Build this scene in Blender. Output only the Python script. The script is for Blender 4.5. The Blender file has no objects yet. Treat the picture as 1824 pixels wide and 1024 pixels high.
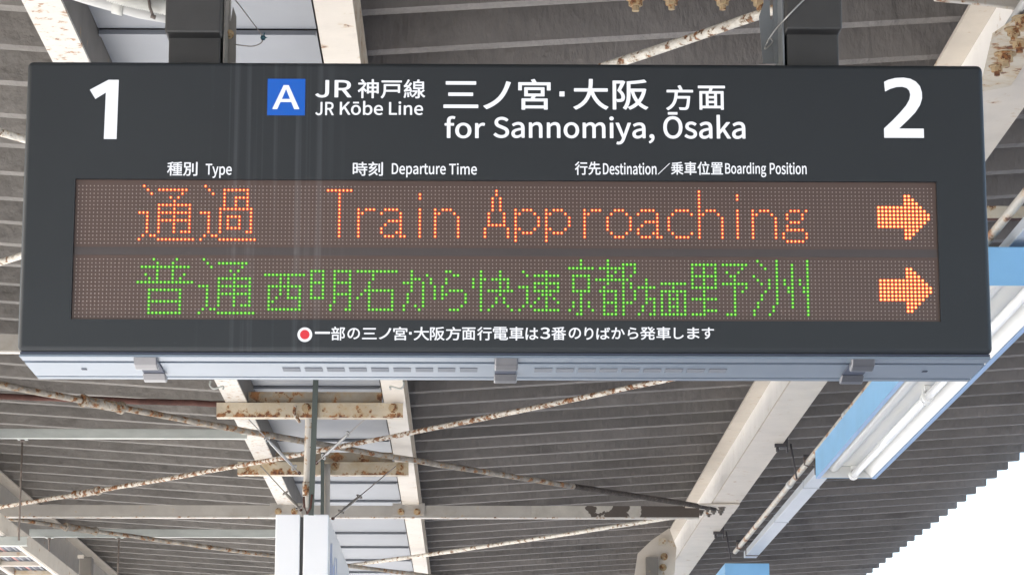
import bpy, bmesh, math, random
from mathutils import Vector, Matrix

random.seed(7)
scene = bpy.context.scene
C = scene.collection

# ------------------------------------------------------------------ camera
FPX = 5000.0                       # focal length in pixels of a 1824 px wide frame
EYE = Vector((0, 0, 1.6))
PITCH = math.atan(1056 / FPX)
YAW = math.atan(77 * math.cos(PITCH) / FPX)
cam_d = bpy.data.cameras.new('camera')
cam = bpy.data.objects.new('camera', cam_d)
C.objects.link(cam)
cam.location = EYE
cam.rotation_euler = (math.pi / 2 + PITCH, 0, -YAW)
cam_d.sensor_width = 36
cam_d.lens = FPX / 1824 * 36
cam_d.clip_end = 4000
scene.camera = cam
ROT = cam.rotation_euler.to_matrix()

# ------------------------------------------------------------------ light
SUN_ELEV, SUN_AZ = math.radians(40), math.radians(258)     # azimuth clockwise from +Y: sun from the left, a little behind
w = bpy.data.worlds.new('World')
scene.world = w
w.use_nodes = True
nt = w.node_tree
bg = nt.nodes['Background']
sky = nt.nodes.new('ShaderNodeTexSky')
sky.sky_type = 'NISHITA'
sky.sun_disc = False
sky.sun_elevation = SUN_ELEV
sky.sun_rotation = SUN_AZ
sky.air_density = 1.0
sky.dust_density = 3.0
nt.links.new(sky.outputs[0], bg.inputs[0])
bg.inputs[1].default_value = 0.15
sd = bpy.data.lights.new('sun', 'SUN')
sd.energy = 5.0
sd.angle = math.radians(0.5)
sd.color = (1.0, 0.965, 0.92)
sun = bpy.data.objects.new('sun', sd)
C.objects.link(sun)
dirv = Vector((math.sin(SUN_AZ) * math.cos(SUN_ELEV), math.cos(SUN_AZ) * math.cos(SUN_ELEV), math.sin(SUN_ELEV)))
sun.rotation_euler = dirv.to_track_quat('Z', 'Y').to_euler()
scene.view_settings.view_transform = 'Standard'
scene.view_settings.look = 'None'
scene.view_settings.gamma = 1
scene.view_settings.use_curve_mapping = False
scene.view_settings.exposure = 2.12
scene.render.engine = 'CYCLES'
scene.cycles.max_bounces = 8
scene.cycles.diffuse_bounces = 5


# ------------------------------------------------------------------ helpers
def at(px, py, y=None, h=None):
    """the point of the place seen at photo pixel (px, py), at distance y or at height h above the eye"""
    d = ROT @ Vector((px - 912, 512 - py, -FPX))
    t = y / d.y if y is not None else h / d.z
    return EYE + d * t


def tag(o, label=None, cat=None, group=None, kind=None):
    if label: o['label'] = label
    if cat: o['category'] = cat
    if group: o['group'] = group
    if kind: o['kind'] = kind
    return o


def empty(name, loc, label=None, cat=None, group=None, kind=None):
    o = bpy.data.objects.new(name, None)
    o.empty_display_size = 0.1
    C.objects.link(o)
    o.location = loc
    bpy.context.view_layer.update()
    return tag(o, label, cat, group, kind)


class MB:
    """collects shapes (world coordinates) and links them as one mesh object"""
    def __init__(self):
        self.bm = bmesh.new()
        self.mi = 0

    def _faces(self, vs, faces, smooth=False):
        vv = [self.bm.verts.new(v) for v in vs]
        for f in faces:
            fc = self.bm.faces.new([vv[i] for i in f])
            fc.material_index = self.mi
            fc.smooth = smooth
        return vv

    def box(self, x0, x1, y0, y1, z0, z1):
        vs = [(x, y, z) for z in (z0, z1) for y in (y0, y1) for x in (x0, x1)]
        self._faces(vs, [(0, 2, 3, 1), (4, 5, 7, 6), (0, 1, 5, 4), (2, 6, 7, 3), (0, 4, 6, 2), (1, 3, 7, 5)])
        return self

    def bar(self, a, b, wx, wz, up=Vector((0, 0, 1))):
        """box bar from a to b, wx across, wz along up"""
        a, b = Vector(a), Vector(b)
        d = (b - a).normalized()
        s = d.cross(up)
        s = s.normalized() if s.length > 1e-5 else Vector((1, 0, 0))
        u = s.cross(d).normalized()
        vs = []
        for p in (a, b):
            for i, j in ((-1, -1), (1, -1), (1, 1), (-1, 1)):
                vs.append(p + s * (i * wx / 2) + u * (j * wz / 2))
        self._faces(vs, [(0, 1, 2, 3), (7, 6, 5, 4), (0, 4, 5, 1), (1, 5, 6, 2), (2, 6, 7, 3), (3, 7, 4, 0)])
        return self

    def tube(self, pts, r, n=10, cap=True):
        pts = [Vector(p) for p in pts]
        rs = r if isinstance(r, (list, tuple)) else [r] * len(pts)
        rings = []
        for i, p in enumerate(pts):
            d = (pts[min(i + 1, len(pts) - 1)] - pts[max(i - 1, 0)]).normalized()
            ref = Vector((0, 0, 1)) if abs(d.z) < 0.9 else Vector((0, 1, 0))
            s = d.cross(ref).normalized()
            u = s.cross(d)
            rings.append([self.bm.verts.new(p + (s * math.cos(2 * math.pi * k / n) + u * math.sin(2 * math.pi * k / n)) * rs[i]) for k in range(n)])
        for a, b in zip(rings, rings[1:]):
            for k in range(n):
                f = self.bm.faces.new((a[k], a[(k + 1) % n], b[(k + 1) % n], b[k]))
                f.smooth = True
                f.material_index = self.mi
        if cap:
            for rg, rev in ((rings[0], False), (rings[-1], True)):
                f = self.bm.faces.new(rg[::-1] if rev else rg)
                f.material_index = self.mi
        return self

    def prism_y(self, prof, y0, y1, closed=True, thick=None):
        """extrude an (x, z) outline along y"""
        n = len(prof)
        vs = [(x, y0, z) for x, z in prof] + [(x, y1, z) for x, z in prof]
        fs = [(i, (i + 1) % n, n + (i + 1) % n, n + i) for i in range(n if closed else n - 1)]
        if closed:
            fs += [tuple(range(n))[::-1], tuple(range(n, 2 * n))]
        self._faces(vs, fs)
        return self

    def prism_x(self, prof, x0, x1):
        """extrude a (y, z) outline along x"""
        n = len(prof)
        vs = [(x0, y, z) for y, z in prof] + [(x1, y, z) for y, z in prof]
        self._faces(vs, [(i, (i + 1) % n, n + (i + 1) % n, n + i) for i in range(n)] + [tuple(range(n))[::-1], tuple(range(n, 2 * n))])
        return self

    def prism(self, pts, vec):
        """extrude any flat polygon along a vector"""
        n = len(pts)
        vec = Vector(vec)
        vs = [Vector(p) for p in pts] + [Vector(p) + vec for p in pts]
        self._faces(vs, [(i, (i + 1) % n, n + (i + 1) % n, n + i) for i in range(n)] + [tuple(range(n))[::-1], tuple(range(n, 2 * n))])
        return self

    def build(self, name, mats, parent=None, bevel=0, seg=2, label=None):
        bm = self.bm
        bmesh.ops.recalc_face_normals(bm, faces=bm.faces)
        me = bpy.data.meshes.new(name)
        org = Vector((0, 0, 0))
        if parent is None or True:
            xs = [v.co for v in bm.verts]
            org = Vector([(min(c[i] for c in xs) + max(c[i] for c in xs)) / 2 for i in range(3)])
        bmesh.ops.translate(bm, verts=bm.verts, vec=-org)
        bm.to_mesh(me)
        bm.free()
        for m in (mats if isinstance(mats, (list, tuple)) else [mats]):
            me.materials.append(m)
        o = bpy.data.objects.new(name, me)
        C.objects.link(o)
        if parent is not None:
            o.parent = parent
            o.location = org - world_of(parent)
        else:
            o.location = org
        if bevel:
            b = o.modifiers.new('bevel', 'BEVEL')
            b.width = bevel
            b.segments = seg
            b.limit_method = 'ANGLE'
            b.angle_limit = math.radians(40)
        if label: o['label'] = label
        return o


def world_of(o):
    p = Vector((0, 0, 0))
    while o is not None:
        p = p + o.location
        o = o.parent
    return p


def bolt(parent, p, r, h, mats, axis='z', name='bolt'):
    """hexagonal nut with a stub of thread; axis is the way it points"""
    m = MB()
    v = {'z': Vector((0, 0, -1)), 'y': Vector((0, -1, 0)), 'x': Vector((1, 0, 0)), 'X': Vector((-1, 0, 0))}[axis]
    p = Vector(p)
    m.tube([p, p + v * 0.12 * h, p + v * 0.13 * h], [r * 1.45, r * 1.45, r * 1.4], 10)
    m.tube([p + v * 0.13 * h, p + v * 0.62 * h], r, 6)
    m.tube([p + v * 0.62 * h, p + v * h], r * 0.52, 8)
    for f in m.bm.faces: f.smooth = False
    return m.build(name, mats, parent)


SY = 6.4                       # distance of the sign's front

# ------------------------------------------------------------------ materials
def hexc(c):
    return (c[0], c[1], c[2], 1)


def mat(name, col, rough=0.5, metal=0.0, vary=0.0, vscale=4.0, stretch=(1, 1, 1), bump=0.0, bscale=40.0, bdist=0.01,
        rust=None, dark=None, dscale=8.0, dcol=(0.05, 0.045, 0.04), emit=0.0, spec=0.5, bstretch=None, xr=None, zr=None, piece=0.0):
    """painted or bare surface. rust=(threshold, scale) flakes of rust; dark=threshold for grime patches"""
    m = bpy.data.materials.new(name)
    m.use_nodes = True
    t = m.node_tree
    N, L = t.nodes, t.links
    b = N['Principled BSDF']
    b.inputs['Roughness'].default_value = rough
    b.inputs['Metallic'].default_value = metal
    b.inputs['Specular IOR Level'].default_value = spec
    tc = N.new('ShaderNodeTexCoord')
    mp = N.new('ShaderNodeMapping')
    mp.inputs['Scale'].default_value = stretch
    geo = N.new('ShaderNodeNewGeometry')
    L.new(geo.outputs['Position'], mp.inputs['Vector'])
    vec = mp.outputs['Vector']
    cur = None
    if vary:
        n = N.new('ShaderNodeTexNoise')
        n.inputs['Scale'].default_value = vscale
        n.inputs['Detail'].default_value = 6
        n.inputs['Roughness'].default_value = 0.6
        L.new(vec, n.inputs['Vector'])
        r = N.new('ShaderNodeValToRGB')
        r.color_ramp.elements[0].position = 0.3
        r.color_ramp.elements[1].position = 0.7
        r.color_ramp.elements[0].color = hexc([c * (1 - vary) for c in col])
        r.color_ramp.elements[1].color = hexc([min(1, c * (1 + vary)) for c in col])
        L.new(n.outputs['Fac'], r.inputs['Fac'])
        cur = r.outputs['Color']
    else:
        rgb = N.new('ShaderNodeRGB')
        rgb.outputs[0].default_value = hexc(col)
        cur = rgb.outputs[0]

    def layer(cur, thr, scale, colr, wid=0.04, det=8, rgh=0.65, zb=False):
        n = N.new('ShaderNodeTexNoise')
        n.inputs['Scale'].default_value = scale
        n.inputs['Detail'].default_value = det
        n.inputs['Roughness'].default_value = rgh
        L.new(vec, n.inputs['Vector'])
        r = N.new('ShaderNodeMapRange')
        r.inputs['From Min'].default_value = thr
        r.inputs['From Max'].default_value = thr + wid
        src_ = n.outputs['Fac']
        if zr is not None and zb:
            # rust gathers towards the lower edge: zr = (upper z, lower z, gain)
            sz_ = N.new('ShaderNodeSeparateXYZ')
            L.new(geo.outputs['Position'], sz_.inputs[0])
            rz = N.new('ShaderNodeMapRange')
            rz.inputs['From Min'].default_value = zr[0]
            rz.inputs['From Max'].default_value = zr[1]
            rz.inputs['To Max'].default_value = zr[2]
            L.new(sz_.outputs['Z'], rz.inputs['Value'])
            az_ = N.new('ShaderNodeMath')
            L.new(src_, az_.inputs[0])
            L.new(rz.outputs[0], az_.inputs[1])
            src_ = az_.outputs[0]
        L.new(src_, r.inputs['Value'])
        mx = N.new('ShaderNodeMix')
        mx.data_type = 'RGBA'
        L.new(r.outputs['Result'], mx.inputs['Factor'])
        L.new(cur, mx.inputs['A'])
        if isinstance(colr, tuple):
            mx.inputs['B'].default_value = hexc(colr)
        else:
            L.new(colr, mx.inputs['B'])
        return mx.outputs['Result'], r.outputs['Result']
    bumpin = None
    if dark is not None:
        cur, _ = layer(cur, dark, dscale, dcol, 0.25)
    if xr is not None:
        # paint lost from xr[0] metres on, with a ragged edge
        sx = N.new('ShaderNodeSeparateXYZ')
        L.new(geo.outputs['Position'], sx.inputs[0])
        nn = N.new('ShaderNodeTexNoise')
        nn.inputs['Scale'].default_value = 7
        nn.inputs['Detail'].default_value = 7
        L.new(vec, nn.inputs['Vector'])
        ma = N.new('ShaderNodeMath')
        ma.operation = 'MULTIPLY_ADD'
        L.new(nn.outputs['Fac'], ma.inputs[0])
        ma.inputs[1].default_value = 2.2
        L.new(sx.outputs['X'], ma.inputs[2])
        mr = N.new('ShaderNodeMapRange')
        mr.inputs['From Min'].default_value = xr[0] + 1.1
        mr.inputs['From Max'].default_value = xr[0] + 1.14
        L.new(ma.outputs[0], mr.inputs['Value'])
        mx = N.new('ShaderNodeMix')
        mx.data_type = 'RGBA'
        L.new(mr.outputs[0], mx.inputs['Factor'])
        L.new(cur, mx.inputs['A'])
        mx.inputs['B'].default_value = hexc(xr[1])
        cur = mx.outputs['Result']
    if rust is not None:
        n2 = N.new('ShaderNodeTexNoise')
        n2.inputs['Scale'].default_value = rust[1] * 3
        n2.inputs['Detail'].default_value = 4
        L.new(vec, n2.inputs['Vector'])
        rr = N.new('ShaderNodeValToRGB')
        rr.color_ramp.elements[0].position = 0.35
        rr.color_ramp.elements[0].color = (0.09, 0.03, 0.015, 1)
        rr.color_ramp.elements[1].position = 0.65
        rr.color_ramp.elements[1].color = (0.36, 0.16, 0.055, 1)
        L.new(n2.outputs['Fac'], rr.inputs['Fac'])
        # a stained halo first, then the bare rust
        cur, _ = layer(cur, rust[0] - 0.06, rust[1], (0.40, 0.26, 0.12), 0.10, zb=True)
        cur, bumpin = layer(cur, rust[0], rust[1], rr.outputs['Color'], 0.03, zb=True)
    if piece:
        # every sheet weathered a little differently from its neighbours
        oi = N.new('ShaderNodeObjectInfo')
        pv = N.new('ShaderNodeMapRange')
        pv.inputs['To Min'].default_value = 1 - piece
        pv.inputs['To Max'].default_value = 1 + piece
        L.new(oi.outputs['Random'], pv.inputs['Value'])
        hs = N.new('ShaderNodeHueSaturation')
        L.new(pv.outputs[0], hs.inputs['Value'])
        L.new(cur, hs.inputs['Color'])
        cur = hs.outputs['Color']
    L.new(cur, b.inputs['Base Color'])
    if emit:
        L.new(cur, b.inputs['Emission Color'])
        b.inputs['Emission Strength'].default_value = emit
    if bump:
        nb = N.new('ShaderNodeTexNoise')
        nb.inputs['Scale'].default_value = bscale
        nb.inputs['Detail'].default_value = 5
        if bstretch:
            mp2 = N.new('ShaderNodeMapping')
            mp2.inputs['Scale'].default_value = bstretch
            L.new(geo.outputs['Position'], mp2.inputs['Vector'])
            L.new(mp2.outputs['Vector'], nb.inputs['Vector'])
        else:
            L.new(vec, nb.inputs['Vector'])
        bp = N.new('ShaderNodeBump')
        bp.inputs['Strength'].default_value = bump
        bp.inputs['Distance'].default_value = bdist
        src = nb.outputs['Fac']
        if bumpin is not None:
            ad = N.new('ShaderNodeMath')
            ad.operation = 'MULTIPLY_ADD'
            L.new(bumpin, ad.inputs[0])
            ad.inputs[1].default_value = -0.6
            L.new(nb.outputs['Fac'], ad.inputs[2])
            src = ad.outputs[0]
        L.new(src, bp.inputs['Height'])
        L.new(bp.outputs['Normal'], b.inputs['Normal'])
    return m


def emis(name, col, strength):
    m = bpy.data.materials.new(name)
    m.use_nodes = True
    b = m.node_tree.nodes['Principled BSDF']
    b.inputs['Base Color'].default_value = hexc([c * 0.02 for c in col])
    b.inputs['Emission Color'].default_value = hexc(col)
    b.inputs['Emission Strength'].default_value = strength
    b.inputs['Roughness'].default_value = 0.5
    return m


EXPO = 2 ** scene.view_settings.exposure
M = {}
M['ground'] = mat('ballast', (0.27, 0.27, 0.275), 0.95, vary=0.3, vscale=1.5, bump=0.6, bscale=25, bdist=0.05)
M['platform'] = mat('platform_concrete', (0.40, 0.40, 0.40), 0.8, vary=0.15, vscale=0.8, bump=0.2)
M['roof'] = mat('roof_sheet_paint', (0.168, 0.155, 0.144), 0.75, vary=0.14, vscale=2.5, stretch=(1, 3, 1), bump=0.9, bscale=14, bdist=0.015, bstretch=(2.2, 1, 1), spec=0.25, dark=0.52, dscale=1.6, dcol=(0.085, 0.077, 0.072), piece=0.13)
M['roof_left'] = mat('roof_sheet_paint_blistered', (0.185, 0.172, 0.156), 0.7, vary=0.16, vscale=3, stretch=(1, 3, 1), bump=0.8, bscale=9, bdist=0.028, bstretch=(1.4, 0.6, 1.6), spec=0.3, dark=0.55, dscale=1.8, dcol=(0.11, 0.10, 0.09), piece=0.11)
M['gutter_panel'] = mat('gutter_panel_blue_grey', (0.205, 0.22, 0.245), 0.45, vary=0.07, vscale=3, dark=0.68, dscale=3, dcol=(0.18, 0.18, 0.19))
M['gutter_dark'] = mat('gutter_trough_dark', (0.12, 0.105, 0.09), 0.8, vary=0.2)
M['cream'] = mat('cream_paint_chipped', (0.55, 0.495, 0.42), 0.45, vary=0.08, vscale=5, bump=0.25, bscale=60, bdist=0.003, rust=(0.665, 13), dark=0.62, dscale=5, dcol=(0.36, 0.33, 0.28))
M['web_lit'] = mat('beam_web_lit_white', (0.85, 0.83, 0.79), 0.35, vary=0.06, vscale=5, bump=0.25, bscale=60, bdist=0.003, rust=(0.69, 15))  # light falling on the I-beam web put into a whiter colour
M['web_shade_grime'] = mat('shaded_grimy_beam_web', (0.16, 0.145, 0.125), 0.6, vary=0.2, vscale=5, bump=0.3, bscale=50, bdist=0.003, rust=(0.68, 14))  # dark tone carries the gutter beam web's shade as well as grime
M['flaked'] = mat('flaking_channel_paint', (0.42, 0.39, 0.335), 0.65, vary=0.15, vscale=9, bump=0.6, bscale=60, bdist=0.004, dark=0.55, dscale=7, dcol=(0.29, 0.26, 0.2), xr=(0.93, (0.075, 0.06, 0.048)))
M['cream_spotted'] = mat('cream_paint_rust_spots', (0.53, 0.50, 0.45), 0.45, vary=0.06, vscale=6, bump=0.3, bscale=50, bdist=0.003, rust=(0.595, 30))
M['cream_rusty'] = mat('cream_paint_rusted', (0.52, 0.465, 0.37), 0.55, vary=0.12, vscale=8, bump=0.6, bscale=50, bdist=0.004, rust=(0.585, 16), dark=0.49, dscale=7, dcol=(0.40, 0.28, 0.14))
M['tie_paint'] = mat('tie_plate_paint', (0.47, 0.40, 0.29), 0.55, vary=0.12, vscale=8, bump=0.6, bscale=50, bdist=0.004, rust=(0.625, 22), dark=0.50, dscale=7, dcol=(0.42, 0.31, 0.17), zr=(3.965, 3.925, 0.13))
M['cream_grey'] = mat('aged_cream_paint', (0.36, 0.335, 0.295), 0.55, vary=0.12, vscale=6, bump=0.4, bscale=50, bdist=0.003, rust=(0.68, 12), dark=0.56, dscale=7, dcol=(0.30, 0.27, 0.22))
M['rod_rusty'] = mat('brace_rod_peeling', (0.60, 0.56, 0.49), 0.6, vary=0.2, vscale=20, bump=1.0, bscale=70, bdist=0.008, rust=(0.52, 34))
M['rod_light'] = mat('brace_rod_painted', (0.66, 0.62, 0.54), 0.55, vary=0.2, vscale=20, bump=1.0, bscale=70, bdist=0.008, rust=(0.575, 34))
M['rod_grey'] = mat('brace_rod_grey', (0.30, 0.27, 0.225), 0.7, vary=0.35, vscale=22, bump=1.0, bscale=60, bdist=0.010, rust=(0.57, 24), dark=0.5, dscale=6, dcol=(0.06, 0.045, 0.035))
M['rod_dark'] = mat('crusted_dark_rod', (0.055, 0.045, 0.038), 0.85, vary=0.4, vscale=30, bump=1.0, bscale=60, bdist=0.012, dark=0.6, dscale=24, dcol=(0.3, 0.26, 0.2))
M['tie_rear'] = mat('stained_rear_plate', (0.36, 0.31, 0.235), 0.6, vary=0.15, vscale=8, rust=(0.56, 12), dark=0.5, dscale=7, dcol=(0.26, 0.17, 0.085))
M['rust'] = mat('bare_rust', (0.075, 0.03, 0.022), 0.85, dark=0.62, dscale=9, dcol=(0.3, 0.24, 0.18), vary=0.4, vscale=14, bump=0.8, bscale=60, bdist=0.005)
M['rust_nut'] = mat('rusty_nut_cream', (0.42, 0.32, 0.19), 0.75, vary=0.3, vscale=30, bump=0.6, bscale=90, bdist=0.003, rust=(0.53, 30))
M['dark_nut'] = mat('corroded_nut', (0.12, 0.105, 0.09), 0.7, vary=0.3, vscale=40, bump=0.5, bscale=90)
M['galv'] = mat('galvanised_steel', (0.42, 0.44, 0.41), 0.5, metal=0.25, vary=0.1, vscale=8, stretch=(1, 3, 3))
M['galv_bright'] = mat('zinc_plated_steel', (0.42, 0.42, 0.41), 0.35, metal=0.7, vary=0.1, vscale=30)
M['thread'] = mat('threaded_rod_steel', (0.17, 0.14, 0.12), 0.6, metal=0.2, vary=0.3, vscale=40)
M['wire'] = mat('steel_wire', (0.30, 0.28, 0.26), 0.45, metal=0.6)
M['clamp'] = mat('black_clamp_iron', (0.045, 0.04, 0.042), 0.6, vary=0.3, vscale=40)
M['pipe'] = mat('conduit_grey_paint', (0.46, 0.46, 0.44), 0.4, vary=0.08, vscale=8)
M['pipe_rust'] = mat('conduit_peeling', (0.44, 0.42, 0.37), 0.5, vary=0.1, vscale=8, stretch=(1, 0.5, 1), bump=0.5, bscale=40, bdist=0.004, rust=(0.56, 9))
M['duct'] = mat('white_cable_duct', (0.46, 0.49, 0.52), 0.35, vary=0.04, vscale=5)
M['post'] = mat('hanger_post_black', (0.040, 0.040, 0.040), 0.5, vary=0.15, vscale=10, bump=0.08, bscale=300, bdist=0.001)
M['fin'] = mat('hanger_plate_grey', (0.20, 0.22, 0.235), 0.5, vary=0.08, vscale=8)
M['fin_warm'] = mat('hanger_plate_warm_grey', (0.22, 0.205, 0.185), 0.5, vary=0.08, vscale=8)
M['silver'] = mat('sign_underside_silver', (0.175, 0.215, 0.265), 0.38, metal=0.4, vary=0.05, vscale=2.5)
M['seam'] = mat('sign_seam_dark', (0.04, 0.05, 0.08), 0.6)
M['slot'] = mat('vent_slot_shadow', (0.15, 0.165, 0.19), 0.7)
M['chrome'] = mat('latch_chrome', (0.19, 0.19, 0.20), 0.28, metal=0.85, bump=0.05, bscale=40)
M['blue'] = mat('luminaire_blue_paint', (0.22, 0.47, 0.74), 0.4, vary=0.08, vscale=3, bump=0.05, bscale=30, dark=0.60, dscale=6, dcol=(0.17, 0.36, 0.58))
M['blue_rim'] = mat('luminaire_blue_rim', (0.26, 0.40, 0.62), 0.4, vary=0.05, vscale=3)
M['white'] = mat('luminaire_white_enamel', (0.68, 0.68, 0.65), 0.35, vary=0.03, vscale=5, dark=0.74, dscale=30, dcol=(0.5, 0.45, 0.36))
M['tube'] = mat('fluorescent_tube_glass', (0.90, 0.90, 0.88), 0.15)
M['cap'] = mat('socket_plastic', (0.80, 0.80, 0.77), 0.35)
M['signwhite'] = mat('hanging_sign_white', (0.78, 0.80, 0.83), 0.25, vary=0.02, vscale=2)
M['signblue'] = mat('hanging_sign_print_blue', (0.10, 0.17, 0.40), 0.4)
M['green'] = mat('cable_cover_dark_green', (0.07, 0.085, 0.075), 0.5, vary=0.1)
M['bluetie'] = mat('cable_tie_teal', (0.02, 0.09, 0.12), 0.5)
M['cable_a'] = mat('cable_grey_pair', (0.30, 0.31, 0.34), 0.5)
M['cable_b'] = mat('cable_pink', (0.55, 0.28, 0.26), 0.5)
M['cable_c'] = mat('cable_slate', (0.12, 0.13, 0.16), 0.5)
M['flex'] = mat('flexible_conduit', (0.52, 0.52, 0.48), 0.4, vary=0.1, vscale=20)
M['badge'] = emis('line_badge_blue', (0.0, 0.115, 0.57), 1.0 / EXPO)
M['letter'] = emis('backlit_white_lettering', (0.93, 0.95, 1.0), 1.05 / EXPO)
M['reddot'] = emis('backlit_red_mark', (0.80, 0.035, 0.055), 1.0 / EXPO)
M['amber_core'] = emis('led_amber_die', (1.0, 0.62, 0.18), 2.6 / EXPO)
M['amber_rim'] = emis('led_red_die', (1.0, 0.085, 0.03), 1.25 / EXPO)
M['green_core'] = emis('led_green_die', (0.35, 1.0, 0.12), 1.5 / EXPO)
M['green_rim'] = emis('led_green_lens', (0.04, 0.58, 0.01), 0.82 / EXPO)
M['led_off'] = mat('led_lens_unlit', (0.34, 0.29, 0.27), 0.25)


def face_mat(name, base, streak, rough, spec, lowtint=None):
    """sign front: smooth dark sheet with vertical dried drip marks"""
    m = mat(name, base, rough, vary=0.05, vscale=3, spec=spec)
    t = m.node_tree
    N, L = t.nodes, t.links
    b = N['Principled BSDF']
    src = b.inputs['Base Color'].links[0].from_socket
    geo = N.new('ShaderNodeNewGeometry')
    sp = N.new('ShaderNodeSeparateXYZ')
    L.new(geo.outputs['Position'], sp.inputs[0])
    mp = N.new('ShaderNodeMapping')
    mp.inputs['Scale'].default_value = (55, 1, 0.6)
    L.new(geo.outputs['Position'], mp.inputs['Vector'])
    n = N.new('ShaderNodeTexNoise')
    n.inputs['Scale'].default_value = 1.0
    n.inputs['Detail'].default_value = 3
    L.new(mp.outputs[0], n.inputs['Vector'])
    r = N.new('ShaderNodeMapRange')
    r.inputs['From Min'].default_value = 0.53
    r.inputs['From Max'].default_value = 0.72
    L.new(n.outputs['Fac'], r.inputs['Value'])
    xc = (at(370, 370, y=SY).x + at(590, 370, y=SY).x) / 2
    xh = (at(590, 370, y=SY).x - at(370, 370, y=SY).x) / 2
    a = N.new('ShaderNodeMath'); a.operation = 'SUBTRACT'; a.inputs[1].default_value = xc
    L.new(sp.outputs['X'], a.inputs[0])
    c = N.new('ShaderNodeMath'); c.operation = 'ABSOLUTE'
    L.new(a.outputs[0], c.inputs[0])
    k = N.new('ShaderNodeMapRange')
    k.inputs['From Min'].default_value = xh * 1.25
    k.inputs['From Max'].default_value = xh * 0.7
    L.new(c.outputs[0], k.inputs['Value'])
    mu = N.new('ShaderNodeMath'); mu.operation = 'MULTIPLY'
    L.new(r.outputs[0], mu.inputs[0]); L.new(k.outputs[0], mu.inputs[1])
    # a little haze of dust on the whole face
    n3 = N.new('ShaderNodeTexNoise'); n3.inputs['Scale'].default_value = 90; n3.inputs['Detail'].default_value = 2
    L.new(geo.outputs['Position'], n3.inputs['Vector'])
    r3 = N.new('ShaderNodeMapRange'); r3.inputs['From Min'].default_value = 0.72; r3.inputs['From Max'].default_value = 0.8; r3.inputs['To Max'].default_value = 0.35
    L.new(n3.outputs['Fac'], r3.inputs['Value'])
    mxm = N.new('ShaderNodeMath'); mxm.operation = 'MAXIMUM'
    L.new(mu.outputs[0], mxm.inputs[0]); L.new(r3.outputs[0], mxm.inputs[1])
    mx = N.new('ShaderNodeMix'); mx.data_type = 'RGBA'
    L.new(mxm.outputs[0], mx.inputs['Factor'])
    L.new(src, mx.inputs['A'])
    mx.inputs['B'].default_value = hexc(streak)
    L.new(mx.outputs['Result'], b.inputs['Base Color'])
    return m


# ------------------------------------------------------------------ setting: ground and platform
g = MB().box(-900, 900, -900, 900, -1.45, -1.15).build('ground', M['ground'])
tag(g, kind='structure', label='pale track ballast beside and below the platform')
p = MB().box(-6.2, 4.6, -60, 90, -1.149, 0.0).build('platform', M['platform'])
tag(p, kind='structure', label='pale concrete island platform under the canopy')

# ------------------------------------------------------------------ canopy roof (butterfly, lowest over the middle gutter)
XC = -0.8                              # middle of the gutter
H0, SLOPE = 2.58, 0.065                # height above the eye at the middle, rise per metre
PIT = 0.43
RY0 = 15.13 - 51 * PIT


def roof_h(x):
    return H0 + SLOPE * abs(x - XC)


roof = empty('canopy_roof', (XC, 8, 1.6 + H0), 'ribbed steel canopy roof of folded sheets rising both ways from the gutter', kind='structure')


def roof_sheet(x0, x1, y, m, name='roof_panel'):
    """one folded sheet: narrow bottom flange, sloping webs, wide top flange; steel 4 mm thick"""
    prof = [(0.0, 0.0), (0.062, 0.0), (0.100, 0.15), (0.392, 0.15), (0.43, 0.0)]
    th = 0.006
    mb = MB()
    vs = []
    for x in (x0, x1):
        z = 1.6 + roof_h(x)
        for (dy, dz) in prof:
            vs.append((x, y + dy, z + dz))
        for (dy, dz) in prof:
            vs.append((x, y + dy, z + dz + th))
    fs = []
    n = 5
    for i in range(n - 1):
        fs.append((i, i + 1, 2 * n + i + 1, 2 * n + i))
        fs.append((n + i, 3 * n + i, 3 * n + i + 1, n + i + 1))
        fs.append((i, n + i, n + i + 1, i + 1))
        fs.append((2 * n + i, 2 * n + i + 1, 3 * n + i + 1, 3 * n + i))
    mb._faces(vs, fs)
    return mb.build(name, m, roof)


XL, XR = -5.45, 3.85
pl = roof_sheet(XL, -1.18, RY0, M['roof_left'])
pr = roof_sheet(-0.42, XR, RY0, M['roof'])
NR = 118
for i in range(1, NR):
    for src in (pl, pr):
        c = src.copy()
        C.objects.link(c)
        c.parent = roof
        c.location.y = src.location.y + i * PIT

# gutter trough above the middle and its blue grey cover panels
gt = empty('gutter_trough', (XC, 10, 1.6 + 2.75), 'dark steel gutter trough running between the two roof slopes', 'gutter')
m = MB()
m.box(-1.42, -0.18, RY0, 34, 1.6 + 2.775, 1.6 + 2.785)
m.build('trough_base', M['gutter_dark'], gt)
for x in (-1.205, -0.405):
    MB().box(x, x + 0.01, RY0, 34, 1.6 + 2.50, 1.6 + 2.77).build('trough_side', M['gutter_dark'], gt)

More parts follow.
